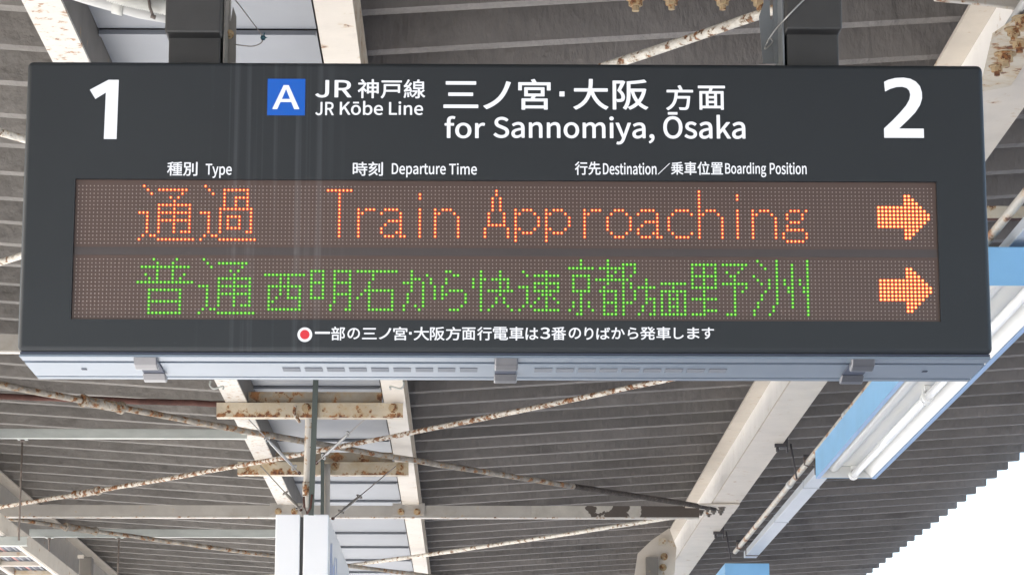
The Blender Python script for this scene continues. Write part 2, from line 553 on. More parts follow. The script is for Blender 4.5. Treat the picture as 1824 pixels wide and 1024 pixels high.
gc = empty('gutter_cover', (XC, 10, 1.6 + 2.545), 'blue grey gutter cover of overlapping flat panels between the cream beams', 'gutter cover')
HP = 2.545
ys_p = []
yy = 9.18
for i in range(-7, 26):
    y0 = yy + i * 0.905
    if y0 > 33: break
    mm = MB()
    # each panel tilts a little so that its far edge laps below the next one, with a folded front lip
    z0, z1 = 1.6 + HP + 0.0, 1.6 + HP + 0.006
    mm._faces([(-1.143, y0, z0), (-0.475, y0, z0), (-0.475, y0 + 0.889, z1), (-1.143, y0 + 0.889, z1),
               (-1.143, y0, z0 + 0.006), (-0.475, y0, z0 + 0.006), (-0.475, y0 + 0.889, z1 + 0.006), (-1.143, y0 + 0.889, z1 + 0.006)],
              [(0, 1, 2, 3), (4, 7, 6, 5), (0, 4, 5, 1), (3, 2, 6, 7), (0, 3, 7, 4), (1, 5, 6, 2)])
    mm.box(-1.143, -0.48, y0 + 0.0, y0 + 0.026, z0 - 0.009, z0 - 0.0005)
    mm.build('cover_panel', M['gutter_panel'], gc)

# ------------------------------------------------------------------ long beams
HB = 2.40
ZB = 1.6 + HB


def long_beam(name, label, cat, prof_parts, y0=-4, y1=34, group=None):
    x = sum(q[0] for q in prof_parts[0][1]) / len(prof_parts[0][1])
    t = empty(name, (x, 10, ZB), label, cat, group)
    for pn, prof, mt in prof_parts:
        MB().prism_y(prof, y0, y1).build(pn, mt, t, bevel=0.0)
    return t


def rect(x0, x1, z0, z1):
    return [(x0, z0), (x1, z0), (x1, z1), (x0, z1)]


long_beam('channel_beam', 'cream channel beam with rust spots along the left edge of the gutter', 'beam',
          [('bottom_flange', rect(-1.255, -1.145, ZB, ZB + 0.010), M['cream_spotted']),
           ('web', rect(-1.153, -1.145, ZB + 0.011, ZB + 0.155), M['web_shade_grime']),
           ('top_flange', rect(-1.20, -1.145, ZB + 0.156, ZB + 0.164), M['cream_grey'])], group='channel beams along the gutter')
long_beam('channel_beam', 'cream channel beam along the right edge of the gutter', 'beam',
          [('bottom_flange', rect(-0.442, -0.332, ZB, ZB + 0.010), M['cream']),
           ('web', rect(-0.340, -0.332, ZB + 0.011, ZB + 0.165), M['cream_rusty']),
           ('top_flange', rect(-0.40, -0.332, ZB + 0.166, ZB + 0.174), M['cream_grey'])], group='channel beams along the gutter')
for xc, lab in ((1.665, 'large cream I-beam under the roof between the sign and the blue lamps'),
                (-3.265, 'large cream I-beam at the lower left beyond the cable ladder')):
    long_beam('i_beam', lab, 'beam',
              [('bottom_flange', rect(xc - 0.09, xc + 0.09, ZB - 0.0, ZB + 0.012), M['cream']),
               ('web', rect(xc - 0.005, xc + 0.005, ZB + 0.013, ZB + 0.30), M['cream_grey'] if xc < 0 else M['web_lit']),
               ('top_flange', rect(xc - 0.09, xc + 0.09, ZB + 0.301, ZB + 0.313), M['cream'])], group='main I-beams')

# ------------------------------------------------------------------ cross channels and wind bracing
NODE_R, NODE_L = 1.60, -3.22
BAYS = [6.55, 12.40, 18.25, 24.10]
labs = ['cream cross channel high above the sign between the I-beams',
        'cream cross channel passing behind the sign, seen at its left edge',
        'peeling cream cross channel behind the white hanging sign',
        'far cream cross channel below the bottom of the view']
for y, lab in list(zip(BAYS, labs))[1:3]:
    t = empty('cross_channel', (XC, y, ZB), lab, 'cross beam', 'cross channels between the I-beams')
    MB().box(NODE_L + 0.12, 0.40, y, y + 0.008, ZB - 0.075, ZB - 0.002).build('web', M['cream_grey'], t)
    MB().box(0.401, NODE_R - 0.10, y, y + 0.008, ZB - 0.075, ZB - 0.002).build('web', M['flaked'], t, label='web stretch with most of its paint flaked off')
    MB().box(NODE_L + 0.12, NODE_R - 0.10, y - 0.001, y + 0.045, ZB - 0.084, ZB - 0.076).build('bottom_flange', M['cream_spotted'], t)
    for xx in (-1.20, -0.40):
        pm = MB().box(xx - 0.105, xx + 0.105, y - 0.016, y - 0.002, ZB - 0.07, ZB + 0.012).build('fixing_plate', M['cream_grey'], t, bevel=0.002)
        for dx in (-0.05, 0.055):
            b_ = bolt(None, (xx + dx, y - 0.016, ZB - 0.045), 0.016, 0.03, M['rust_nut'], 'y')
            b_.parent = pm
            b_.location = b_.location - world_of(pm)
    # gusset plates at the I-beams
    for nx, s in ((NODE_R, 1), (NODE_L, -1)):
        gp = MB()
        pts = [(nx - s * 0.13, y - 0.16, ZB - 0.004), (nx + s * 0.15, y - 0.16, ZB - 0.004), (nx + s * 0.15, y + 0.30, ZB - 0.004), (nx - s * 0.02, y + 0.30, ZB - 0.004), (nx - s * 0.24, y + 0.12, ZB - 0.004)]
        gp.prism(pts, (0, 0, -0.010))
        go = gp.build('gusset_plate', M['cream'], t)
        for (dx, dy) in ((-0.05, -0.06), (0.0, 0.06), (-0.08, 0.12), (0.045, -0.04), (0.05, 0.1), (-0.02, 0.2)):
            b_ = bolt(None, (nx + s * dx, y + dy, ZB - 0.014), 0.018, 0.034, M['dark_nut'] if s > 0 else M['rust_nut'], 'z')
            b_.parent = go
            b_.location = b_.location - world_of(go)


def brace(a, b, r, mt, label, sleeve=None, group='diagonal brace rods', name='brace_rod', dz=0.0, mt2=None):
    a, b = Vector(a), Vector(b)
    t = empty(name, (a + b) / 2, label, 'brace rod', group)
    n = 40
    pts, rs = [], []
    L_ = (b - a).length
    for i in range(n + 1):
        f = i / n
        q = a.lerp(b, f)
        q.z -= 0.035 * math.sin(math.pi * f) + dz
        q += Vector((random.uniform(-1, 1), random.uniform(-1, 1), random.uniform(-1, 1))) * 0.0015
        pts.append(q)
        rs.append(r * random.uniform(0.92, 1.08))
    if mt2 is None:
        MB().tube(pts, rs, 8).build('rod', mt, t)
    else:
        k2 = int(n * mt2[0])
        MB().tube(pts[:k2 + 1], rs[:k2 + 1], 8).build('rod', mt2[1], t, label='rod end turned dark and crusted')
        MB().tube(pts[k2:], rs[k2:], 8).build('rod', mt, t)
    if sleeve:
        f = sleeve
        p0, p1 = a.lerp(b, f), a.lerp(b, f + 0.28 / L_)
        for q, ff in ((p0, f), (p1, f + 0.28 / L_)):
            q.z -= 0.035 * math.sin(math.pi * ff) + dz
        d = (p1 - p0).normalized()
        MB().tube([p0, p0 + d * 0.02, p0 + d * 0.021, p1 - d * 0.021, p1 - d * 0.02, p1], [r * 2, r * 2, r * 1.6, r * 1.6, r * 2, r * 2], 8).build('turnbuckle_sleeve', mt, t)
    return t


zt = ZB - 0.015
brace((NODE_R, BAYS[0], zt), (NODE_L, BAYS[1], zt), 0.015, M['rod_light'], 'peeling cream brace rod rising to the right just above the sign')
brace((NODE_L, BAYS[0], zt - 0.03), (NODE_R, BAYS[1], zt - 0.03), 0.014, M['rod_light'], 'cream brace rod seen left of the sign near its upper corner')
brace((NODE_R, BAYS[2], zt), (NODE_L, BAYS[1], zt), 0.017, M['rod_grey'], 'dark flaking brace rod falling to the right to the bolted gusset', sleeve=0.70, mt2=(0.22, M['rod_dark']))
brace((NODE_L, BAYS[2], zt - 0.03), (NODE_R, BAYS[1], zt - 0.03), 0.014, M['rod_rusty'], 'orange rusted brace rod rising from the lower left to the sign bottom', sleeve=0.16)
brace((NODE_R, BAYS[2] + 0.15, zt), (NODE_L, BAYS[3], zt), 0.015, M['rod_light'], 'cream brace rod below the cross channel rising to the bolted gusset')
brace((NODE_L, BAYS[2] + 0.15, zt - 0.03), (NODE_R, BAYS[3], zt - 0.03), 0.015, M['rod_grey'], 'brown flaking brace rod falling to the right at the lower left', sleeve=0.10)
# dark red pipe behind the upper left brace
a_, b_ = at(-160, 704, h=2.46), at(432, 718, h=2.46)
b_.y = a_.y = 14.6
a_, b_ = at(-160, 700, y=14.5), at(470, 722, y=14.25)
t = empty('old_pipe', (a_ + b_) / 2, 'dark red rusted pipe ending at the first rusty tie plate', 'pipe')
MB().tube([a_.lerp(b_, i / 20) + Vector((0, 0, random.uniform(-.002, .002))) for i in range(21)], 0.016, 8).build('pipe_run', M['rust'], t)

# ------------------------------------------------------------------ rusty tie plates below the gutter beams
ties = [(14.22, -1.30, -0.345, 'first rusty cream tie plate under the gutter beams, close below the sign', 0.07),
        (16.30, -1.36, -0.36, 'second rusty cream tie plate under the gutter beams, above the white box', 0.07)]
TIE = []
for (y, x0, x1, lab, hh) in ties:
    t = empty('tie_plate', ((x0 + x1) / 2, y, ZB), lab, 'tie plate', 'tie plates under the gutter')
    MB().box(x0, x1, y, y + 0.008, ZB - 0.078, ZB - 0.003).build('web', M['tie_paint'], t)
    MB().box(x0, x1, y + 0.009, y + 0.07, ZB - 0.078, ZB - 0.070).build('bottom_flange', M['cream_rusty'], t)
    MB().box(-1.142, -0.455, y + 0.05, y + 0.058, ZB + 0.004, ZB + 0.062).build('rear_web', M['tie_rear'], t)
    bolt(t, (x1 - 0.05, y, ZB - 0.03), 0.017, 0.03, M['rust_nut'], 'y')
    bolt(t, (-0.84 if y < 15 else -0.79, y, ZB - 0.03), 0.017, 0.03, M['rust_nut'], 'y')
    TIE.append(t)

# ------------------------------------------------------------------ left: galvanised strut channels, rods, cable ladder
def strut(y, x0, x1, z, hh, label):
    t = empty('strut_channel', ((x0 + x1) / 2, y, z), label, 'strut', 'galvanised strut channels')
    MB().box(x0, x1, y, y + 0.003, z, z + hh).build('web', M['galv'], t)
    MB().box(x0, x1, y, y + 0.042, z - 0.003, z - 0.0005).build('bottom_flange', M['galv'], t)
    MB().box(x0, x1, y + 0.004, y + 0.042, z + hh + 0.0005, z + hh + 0.003).build('top_flange', M['galv'], t)
    return t


P = at(0, 780, h=2.38)
Y1 = at(200, 779, h=2.38).y
Z1 = 1.6 + 2.38
XA = at(440, 779, y=Y1).x
strut(Y1, -3.2, XA, Z1, 0.046, 'pale galvanised strut crossing the left roof below the rusty pipe')
P2 = at(250, 955, h=2.38)
Y2 = P2.y
strut(Y2, at(52, 955, y=Y2).x, at(500, 950, y=Y2).x, P2.z, 0.05, 'pale galvanised strut at the lower left behind the cable ladder')


def hanger(px, pt, pb, y, label, r=0.006, nuts=True):
    a, b = at(px, pt, y=y), at(px, pb, y=y)
    b.x = a.x
    b.y = a.y
    t = empty('threaded_rod', a, label, 'hanger rod', 'threaded hanger rods')
    MB().tube([a + Vector((0, 0, 0.03)), b], r, 8).build('rod', M['thread'], t)
    if nuts:
        MB().box(a.x - 0.028, a.x + 0.028, y - 0.03, y + 0.035, a.z - 0.006, a.z - 0.001).build('strut_washer', M['galv'], t)
        MB().tube([a - Vector((0, 0, 0.007)), a - Vector((0, 0, 0.02))], 0.013, 6).build('nut', M['thread'], t)
    return t


RACKH = 1.90
YR = at(20, 955, h=RACKH - 0.005).y
hanger(40, 781, 962, YR, 'long threaded rod at the far left holding the cable ladder')
hanger(88, 956, 985, Y2 + 0.02, 'short dark threaded rod under the lower left strut')
hanger(212, 956, 1060, Y2 + 0.02, 'threaded rod under the lower left strut, nearer the white box')
zr = 1.6 + RACKH
t = strut(YR, -3.4, at(48, 955, y=YR).x, zr - 0.052, 0.045, 'short pale strut carrying the cable ladder at the far left')
lad = empty('cable_ladder', (-2.75, 20, zr), 'cream cable ladder with rungs and grey cables at the bottom left corner', 'cable ladder')
for x, lb in ((-2.615, None), (-2.90, None)):
    MB().box(x - 0.004, x + 0.004, 8, 30, zr + 0.003, zr + 0.10).build('side_rail', M['cream'], lad)
    MB().box(x - 0.026, x - 0.0045, 8, 30, zr - 0.001, zr + 0.0025).build('rail_lip', M['cream_spotted'], lad)
for i in range(34):
    y = 13.2 + i * 0.52
    MB().box(-2.894, -2.622, y, y + 0.045, zr + 0.004, zr + 0.03).build('rung', M['cream_rusty'] if i % 3 == 0 else M['cream'], lad)
cb = empty('cable_bundle', (-2.75, 20, zr + 0.04), 'grey and pink cables lying side by side on the cable ladder', 'cables')
for i in range(11):
    x = -2.87 + i * 0.0225
    MB().tube([(x + 0.003 * math.sin(k * 1.3 + i), 8 + k * 1.1, zr + 0.042 + 0.002 * math.sin(k + i * 2)) for k in range(21)], 0.0085, 6).build(
        'cable', M['cable_b'] if i in (3,) else (M['cable_a'] if i % 2 else M['cable_c']), cb)

# small light patch plate and post on the left I-beam
q0 = at(150, 1000, h=2.3)
t = empty('column_stub', q0, 'short grey column stub with a bright cap beside the left I-beam', 'column')
xa, xb = at(141, 1000, y=q0.y).x, at(163, 1000, y=q0.y).x
MB().box(xa, xb, q0.y, q0.y + 0.12, 1.6 + 1.2, at(150, 991, y=q0.y).z).build('shaft', M['web_shade_grime'], t, bevel=0.006)
MB().box(xa - 0.01, xa + 0.035, q0.y - 0.02, q0.y - 0.002, at(150, 994, y=q0.y).z, at(150, 988, y=q0.y).z).build('cap_clip', M['cream'], t)

# ------------------------------------------------------------------ right I-beam haunch at the bottom
hn = at(1165, 1010, h=2.30)
t = empty('beam_haunch', hn, 'cream haunch bracket with two rusty bolts where the I-beam meets its column', 'bracket')
yh = at(1150, 1000, h=2.37).y
pts = [at(1128, 1040, y=yh), at(1136, 985, y=yh), at(1160, 962, y=yh), at(1192, 940, y=yh), at(1205, 975, y=yh), at(1200, 1040, y=yh)]
MB().prism(pts, (0, 0.02, 0)).build('haunch_plate', M['cream'], t)
pts = [at(1150, 1040, y=yh - 0.01), at(1150, 993, y=yh - 0.01), at(1172, 993, y=yh - 0.01), at(1172, 1040, y=yh - 0.01)]
MB().prism(pts, (0, -0.06, 0)).build('stiffener', M['web_shade_grime'], t)
for (bx, by) in ((1183, 991), (1181, 1010)):
    bolt(t, at(bx, by, y=yh - 0.002), 0.02, 0.035, M['rust_nut'], 'y')
pts = [at(1174, 958, y=yh - 0.02), at(1188, 958, y=yh - 0.02), at(1186, 970, y=yh - 0.02), at(1172, 970, y=yh - 0.02)]
MB().prism(pts, (0, -0.01, 0)).build('name_plate', M['cream_rusty'], t)

# ------------------------------------------------------------------ pipes and raceway on the right
HD = 2.25
XD = 0.888 * HD
t = empty('cable_duct', (XD, 15, 1.6 + HD), 'square white cable duct running behind the blue lamp', 'duct')
MB().box(XD - 0.045, XD + 0.045, 9.0, 19.95, 1.6 + HD, 1.6 + HD + 0.045).build('duct_body', M['duct'], t, bevel=0.003)
for y in (10.8, 12.6, 16.3, 17.9):
    MB().box(XD - 0.048, XD + 0.048, y, y + 0.012, 1.6 + HD - 0.003, 1.6 + HD + 0.046).build('duct_joint', M['duct'], t)
XP = 0.825 * 2.30
t = empty('conduit', (XP, 15, 1.6 + 2.30), 'round conduit with peeling rusty paint beside the square duct', 'pipe')
MB().tube([(XP, 8.0 + i * 0.8, 1.6 + 2.30) for i in range(16)], 0.017, 12).build('pipe_run', M['pipe_rust'], t)
for y in (10.2, 13.9, 16.45):
    MB().tube([(XP, y, 1.6 + 2.30), (XP, y + 0.10, 1.6 + 2.30)], 0.0215, 12).build('coupling', M['pipe'], t)
XQ = 1.705
t = empty('conduit', (XQ, 8, 1.6 + 2.47), 'thin white conduit along the bottom edge of the I-beam, upper right', 'pipe')
XQ = 1.6
MB().tube([(1.556, 4 + i * 0.8, ZB + 0.014) for i in range(6)], 0.015, 12).build('pipe_run', M['pipe'], t)

for (px, py, pyb, lab) in ((1396, 790, 866, 'black clamp and rod on the I-beam flange holding the conduit, the nearer one'),
                           (1284, 946, 1010, 'black clamp and rod on the I-beam flange above the second blue lamp')):
    a = at(px, py, h=HB)
    y = a.y
    t = empty('beam_clamp', a, lab, 'clamp', 'beam clamps')
    xf = 1.755
    MB().box(xf - 0.045, xf + 0.02, y - 0.015, y + 0.015, ZB - 0.02, ZB - 0.001).box(xf + 0.002, xf + 0.02, y - 0.015, y + 0.015, ZB + 0.0, ZB + 0.05).build('clamp_jaw', M['clamp'], t)
    MB().tube([(xf - 0.03, y, ZB - 0.045), (xf - 0.03, y, ZB - 0.019)], 0.009, 8).build('clamp_screw', M['clamp'], t)
    MB().box(xf + 0.021, xf + 0.028, y - 0.02, y + 0.02, ZB - 0.05, ZB + 0.07).build('clamp_plate', M['clamp'], t)
    MB().tube([(xf + 0.045, y, ZB + 0.0), (xf + 0.075, y, 1.6 + 2.2)], 0.0055, 8).build('drop_rod', M['clamp'], t)
    pts = [(XP - 0.024, y, 1.6 + 2.33), (XP - 0.022, y, 1.6 + 2.28), (XP, y, 1.6 + 2.273), (XP + 0.022, y, 1.6 + 2.28), (XP + 0.024, y, 1.6 + 2.33)]
    MB().tube(pts, 0.005, 6).build('pipe_strap', M['thread'], t)
    pts = [(XD - 0.052, y + 0.1, 1.6 + HD + 0.08), (XD - 0.052, y + 0.1, 1.6 + HD - 0.008), (XD + 0.052, y + 0.1, 1.6 + HD - 0.008), (XD + 0.052, y + 0.1, 1.6 + HD + 0.05)]
    MB().tube(pts, 0.0045, 6).build('duct_strap', M['thread'], t)
    MB().box(XP - 0.03, XD + 0.0, y - 0.012, y + 0.012, 1.6 + 2.325, 1.6 + 2.338).build('strap_bar', M['clamp'], t)

# rusty angle seen right of the sign
YA = at(1800, 388, h=2.42).y
t = empty('angle_iron', (2.1, YA, 1.6 + 2.42), 'rusty angle iron crossing above the pipes right of the sign', 'angle iron')
MB().box(1.77, 3.4, YA, YA + 0.006, 1.6 + 2.42, 1.6 + 2.465).build('upright_leg', M['cream_rusty'], t)
MB().box(1.77, 3.4, YA + 0.007, YA + 0.05, 1.6 + 2.42, 1.6 + 2.425).build('flat_leg', M['rust'], t)

# ------------------------------------------------------------------ luminaires
def luminaire(y0, y1, label):
    h0, h1 = 1.6 + 2.08, 1.6 + 2.08 + 0.138
    x0, x1 = 0.878 * 2.08, 1.03 * 2.08
    t = empty('lamp_housing', ((x0 + x1) / 2, y0, h0), label, 'luminaire', 'blue platform luminaires')
    th = 0.003
    mb = MB()
    mb.box(x0, x0 + th, y0, y1, h0, h1).build('side_panel', M['blue'], t)
    MB().box(x1 - th, x1, y0, y1, h0, h1).build('side_panel', M['blue'], t)
    MB().box(x0, x1, y0, y1, h1 + 0.0005, h1 + 0.004).build('top_panel', M['blue'], t)
    for ya, yb in ((y0 - 0.004, y0 - 0.0005), (y1 + 0.0005, y1 + 0.004)):
        MB().box(x0, x1, ya, yb, h0, h1).build('end_panel', M['blue'], t)
    MB().box(x0 - 0.001, x0 + 0.020, y0 - 0.004, y1 + 0.004, h0 - 0.004, h0 - 0.0005).build('rim', M['blue_rim'], t)
    MB().box(x1 - 0.020, x1 + 0.001, y0 - 0.004, y1 + 0.004, h0 - 0.004, h0 - 0.0005).build('rim', M['blue_rim'], t)
    # white folded reflector
    hr = h0 + 0.062
    pr_ = [(x0 + 0.022, h0), (x0 + 0.055, hr), (x1 - 0.075, hr), (x1 - 0.022, h0)]
    m_ = MB()
    m_.prism_y(pr_ + [(a, b + 0.003) for a, b in pr_[::-1]], y0 + 0.002, y1 - 0.002)
    m_.build('reflector', M['white'], t)
    for ya in (y0 + 0.003, y1 - 0.006):
        MB().prism([(x0 + 0.023, ya, h0 + 0.001), (x1 - 0.023, ya, h0 + 0.001), (x1 - 0.076, ya, hr - 0.001), (x0 + 0.056, ya, hr - 0.001)], (0, 0.003, 0)).build('reflector_end', M['white'], t)
    # rounded ballast cover and tubes
    xb = x0 + 0.095
    m_ = MB()
    arc = [(xb + 0.030 * math.cos(a), hr - 0.001 - 0.030 * math.sin(a)) for a in [math.pi * k / 10 for k in range(11)]]
    m_.prism_y(arc, y0 + 0.01, y1 - 0.01)
    m_.build('ballast_cover', M['white'], t)
    xt, zt_ = x0 + 0.195, h0 + 0.012
    L_ = (y1 - y0 - 0.06) / 2
    for k in range(2):
        ya = y0 + 0.02 + k * (L_ + 0.02)
        yb = ya + L_
        MB().tube([(xt, ya + 0.03, zt_), (xt, yb - 0.03, zt_)], 0.0195, 16).build('tube', M['tube'], t)
        for yy_, s in ((ya, 1), (yb, -1)):
            so = MB()
            so.tube([(xt, yy_, zt_), (xt, yy_ + s * 0.035, zt_)], 0.0265, 16)
            so.box(xt - 0.014, xt + 0.014, yy_ + min(0, s * 0.035), yy_ + max(0, s * 0.035), zt_ + 0.01, hr - 0.002)
            so.build('lamp_socket', M['cap'], t)
    for y in [y0 + 0.35 + i * 1.05 for i in range(5)]:
        if y < y1:
            MB().tube([(x0 + 0.045, y, h0 + 0.04), (x0 + 0.045, y, h0 + 0.03)], 0.007, 6).build('screw', M['thread'], t)
    return t


def y_at(px, py, h): return at(px, py, h=h).y
luminaire(y_at(1800, 509, 2.08), y_at(1500, 851, 2.08), 'near blue platform lamp with white reflector and unlit tubes, right of the sign')
luminaire(y_at(1340, 1002, 2.225), y_at(1340, 1002, 2.225) + 4.87, 'far blue lamp, only its near end showing at the bottom edge')

# ------------------------------------------------------------------ departure sign
xl, xr = at(39.5, 370, y=SY).x, at(1759.5, 370, y=SY).x
zt_s, zb_s = at(900, 112.5, y=SY).z, at(900, 627.5, y=SY).z
DEP = SY * ((1568 - 628) / (1568 - 671.5) - 1) * 1.0
sign = empty('departure_sign', ((xl + xr) / 2, SY, zb_s), 'wide black electronic departure sign with orange and green dot text', 'sign')

# body: dark casing with rounded edges and a window cut for the display
wx0, wx1 = (at(133, 322, y=SY).x + at(127, 573, y=SY).x) / 2, (at(1668, 322, y=SY).x + at(1676, 571, y=SY).x) / 2
wz1, wz0 = at(900, 321, y=SY).z, at(900, 570.5, y=SY).z
bm = bmesh.new()


def ring_loops(y_list):
    pass


def front_shell():
    """rounded outer frame: cross-sections of a rounded rectangle, swept back, with the display window left open"""
    m_ = MB()
    bm = m_.bm
    def rr(inset, rad, n=4):
        x0, x1, z0, z1 = xl + inset, xr - inset, zb_s + inset, zt_s - inset
        pts = []
        for cx, cz, a0 in ((x1 - rad, z1 - rad, 0), (x0 + rad, z1 - rad, 90), (x0 + rad, z0 + rad, 180), (x1 - rad, z0 + rad, 270)):
            for k in range(n + 1):
                a = math.radians(a0 + 90 * k / n)
                pts.append((cx + rad * math.cos(a), cz + rad * math.sin(a)))
        return pts
    R = 0.012
    steps = []
    for k in range(5):
        a = math.radians(90 * k / 4)
        steps.append((R * (1 - math.sin(a)), SY + R * (1 - math.cos(a))))
    steps.append((0.0, SY + DEP - 0.004))
    steps.append((0.004, SY + DEP))
    loops = []
    for ins, y in steps:
        pts = rr(ins, max(0.004, 0.014 - ins))
        loops.append([bm.verts.new((x, y, z)) for x, z in pts])
    for a, b in zip(loops, loops[1:]):
        n = len(a)
        for k in range(n):
            f = bm.faces.new((a[k], a[(k + 1) % n], b[(k + 1) % n], b[k]))
            f.smooth = True
    bm.faces.new(loops[-1])
    # front: join the first loop to the window corners
    L0 = loops[0]
    wv = [bm.verts.new((x, SY, z)) for x, z in ((wx1, wz1), (wx0, wz1), (wx0, wz0), (wx1, wz0))]
    n = 5
    for q in range(4):
        arc = L0[q * n:(q + 1) * n]
        nxt = L0[((q + 1) * n) % len(L0)]
        for k in range(n - 1):
            bm.faces.new((arc[k], arc[k + 1], wv[q]))
        bm.faces.new((arc[-1], nxt, wv[(q + 1) % 4], wv[q]))
    # window reveal and back
    bk = [bm.verts.new((v.co.x, SY + 0.012, v.co.z)) for v in wv]
    for q in range(4):
        bm.faces.new((wv[q], wv[(q + 1) % 4], bk[(q + 1) % 4], bk[q]))
    return m_


FACE = face_mat('sign_front_dark', (0.023, 0.027, 0.031), (0.050, 0.055, 0.062), 0.45, 0.35)
PANEL = face_mat('display_window_brown', (0.090, 0.060, 0.052), (0.125, 0.102, 0.098), 0.30, 0.5)
case = front_shell().build('casing', FACE, sign)
MB().box(wx0 + 0.0005, wx1 - 0.0005, SY + 0.009, SY + 0.0125, wz0 + 0.0005, wz1 - 0.0005).build('display_window', PANEL, sign)

# strip between the two rows of dots
z1_, z2_ = at(900, 441, y=SY).z, at(900, 455, y=SY).z
MB().box(wx0 + 0.002, wx1 - 0.002, SY + 0.0075, SY + 0.0085, z2_, z1_).build('row_divider', face_mat('row_divider', (0.066, 0.055, 0.055), (0.12, 0.11, 0.11), 0.35, 0.5), sign)

# silver underside
zu = zb_s
Y_ = lambda py: SY * (1568 - 628.0) / (1568 - py)
strips = [(Y_(629.5), Y_(637.5), 0), (Y_(641), Y_(665.5), 0), (Y_(667.3), Y_(671.3), 0)]
und = MB().box(xl + 0.006, xr - 0.006, Y_(629), SY + DEP - 0.003, zu - 0.004, zu - 0.0005).build('underside_seal', M['seam'], sign)
for a, b, _ in strips:
    MB().box(xl + 0.004, xr - 0.004, a, b, zu - 0.011, zu - 0.0045).build('underside_strip', M['silver'], sign, bevel=0.0012)
for k in range(9):
    for x0 in (504, 952):
        px = x0 + 39.4 * k if x0 == 504 else x0 + 38.8 * k
        ya, yb = Y_(655), Y_(648.5)
        q0, q1 = at(px, 652, y=(ya + yb) / 2).x, at(px + 31, 652, y=(ya + yb) / 2).x
        MB().box(q0, q1, yb, ya, zu - 0.0125, zu - 0.0114).build('vent_slot', M['slot'], sign)
for px in (150, 1647):
    q = at(px, 652, y=Y_(652)).x
    MB().box(q - 0.006, q + 0.006, Y_(651), Y_(653.5), zu - 0.0125, zu - 0.0114).build('drain_slot', M['seam'], sign)
# latches
for px in (268, 901, 1527):
    xm = at(px, 650, y=Y_(645)).x
    wl = 0.0275
    y0 = SY + 0.012
    la = MB()
    la.prism_x([(y0, zu - 0.001), (y0, zu - 0.012), (y0 + 0.006, zu - 0.027), (y0 + 0.036, zu - 0.0335), (y0 + 0.046, zu - 0.0335), (y0 + 0.046, zu - 0.012), (y0 + 0.02, zu - 0.0115)], xm - wl, xm + wl)
    lo = la.build('latch', M['chrome'], sign, bevel=0.0035)
    MB().box(xm - wl * 0.9, xm + wl * 0.9, y0 + 0.0465, y0 + 0.197, zu - 0.0155, zu - 0.0116).build('latch_shadow', M['seam'], lo)  # dark box stands in for the shadow between latch and keeper
    MB().prism_x([(y0 + 0.185, zu - 0.016), (y0 + 0.192, zu - 0.022), (y0 + 0.205, zu - 0.0285), (y0 + 0.222, zu - 0.0305), (y0 + 0.230, zu - 0.0305), (y0 + 0.232, zu - 0.016)], xm - wl, xm + wl).build('keeper', M['chrome'], lo, bevel=0.003)
# small screws on the top edge
for px in (585 / 3.04, 862, 900, 1415, 1437, 1598, 1680):
    q = at(px, 110, y=SY + 0.05)
    MB().tube([(q.x, SY + 0.05, zt_s - 0.001), (q.x, SY + 0.05, zt_s + 0.003), (q.x, SY + 0.05, zt_s + 0.005)], [0.006, 0.005, 0.002], 8).build('screw', M['thread'], sign)

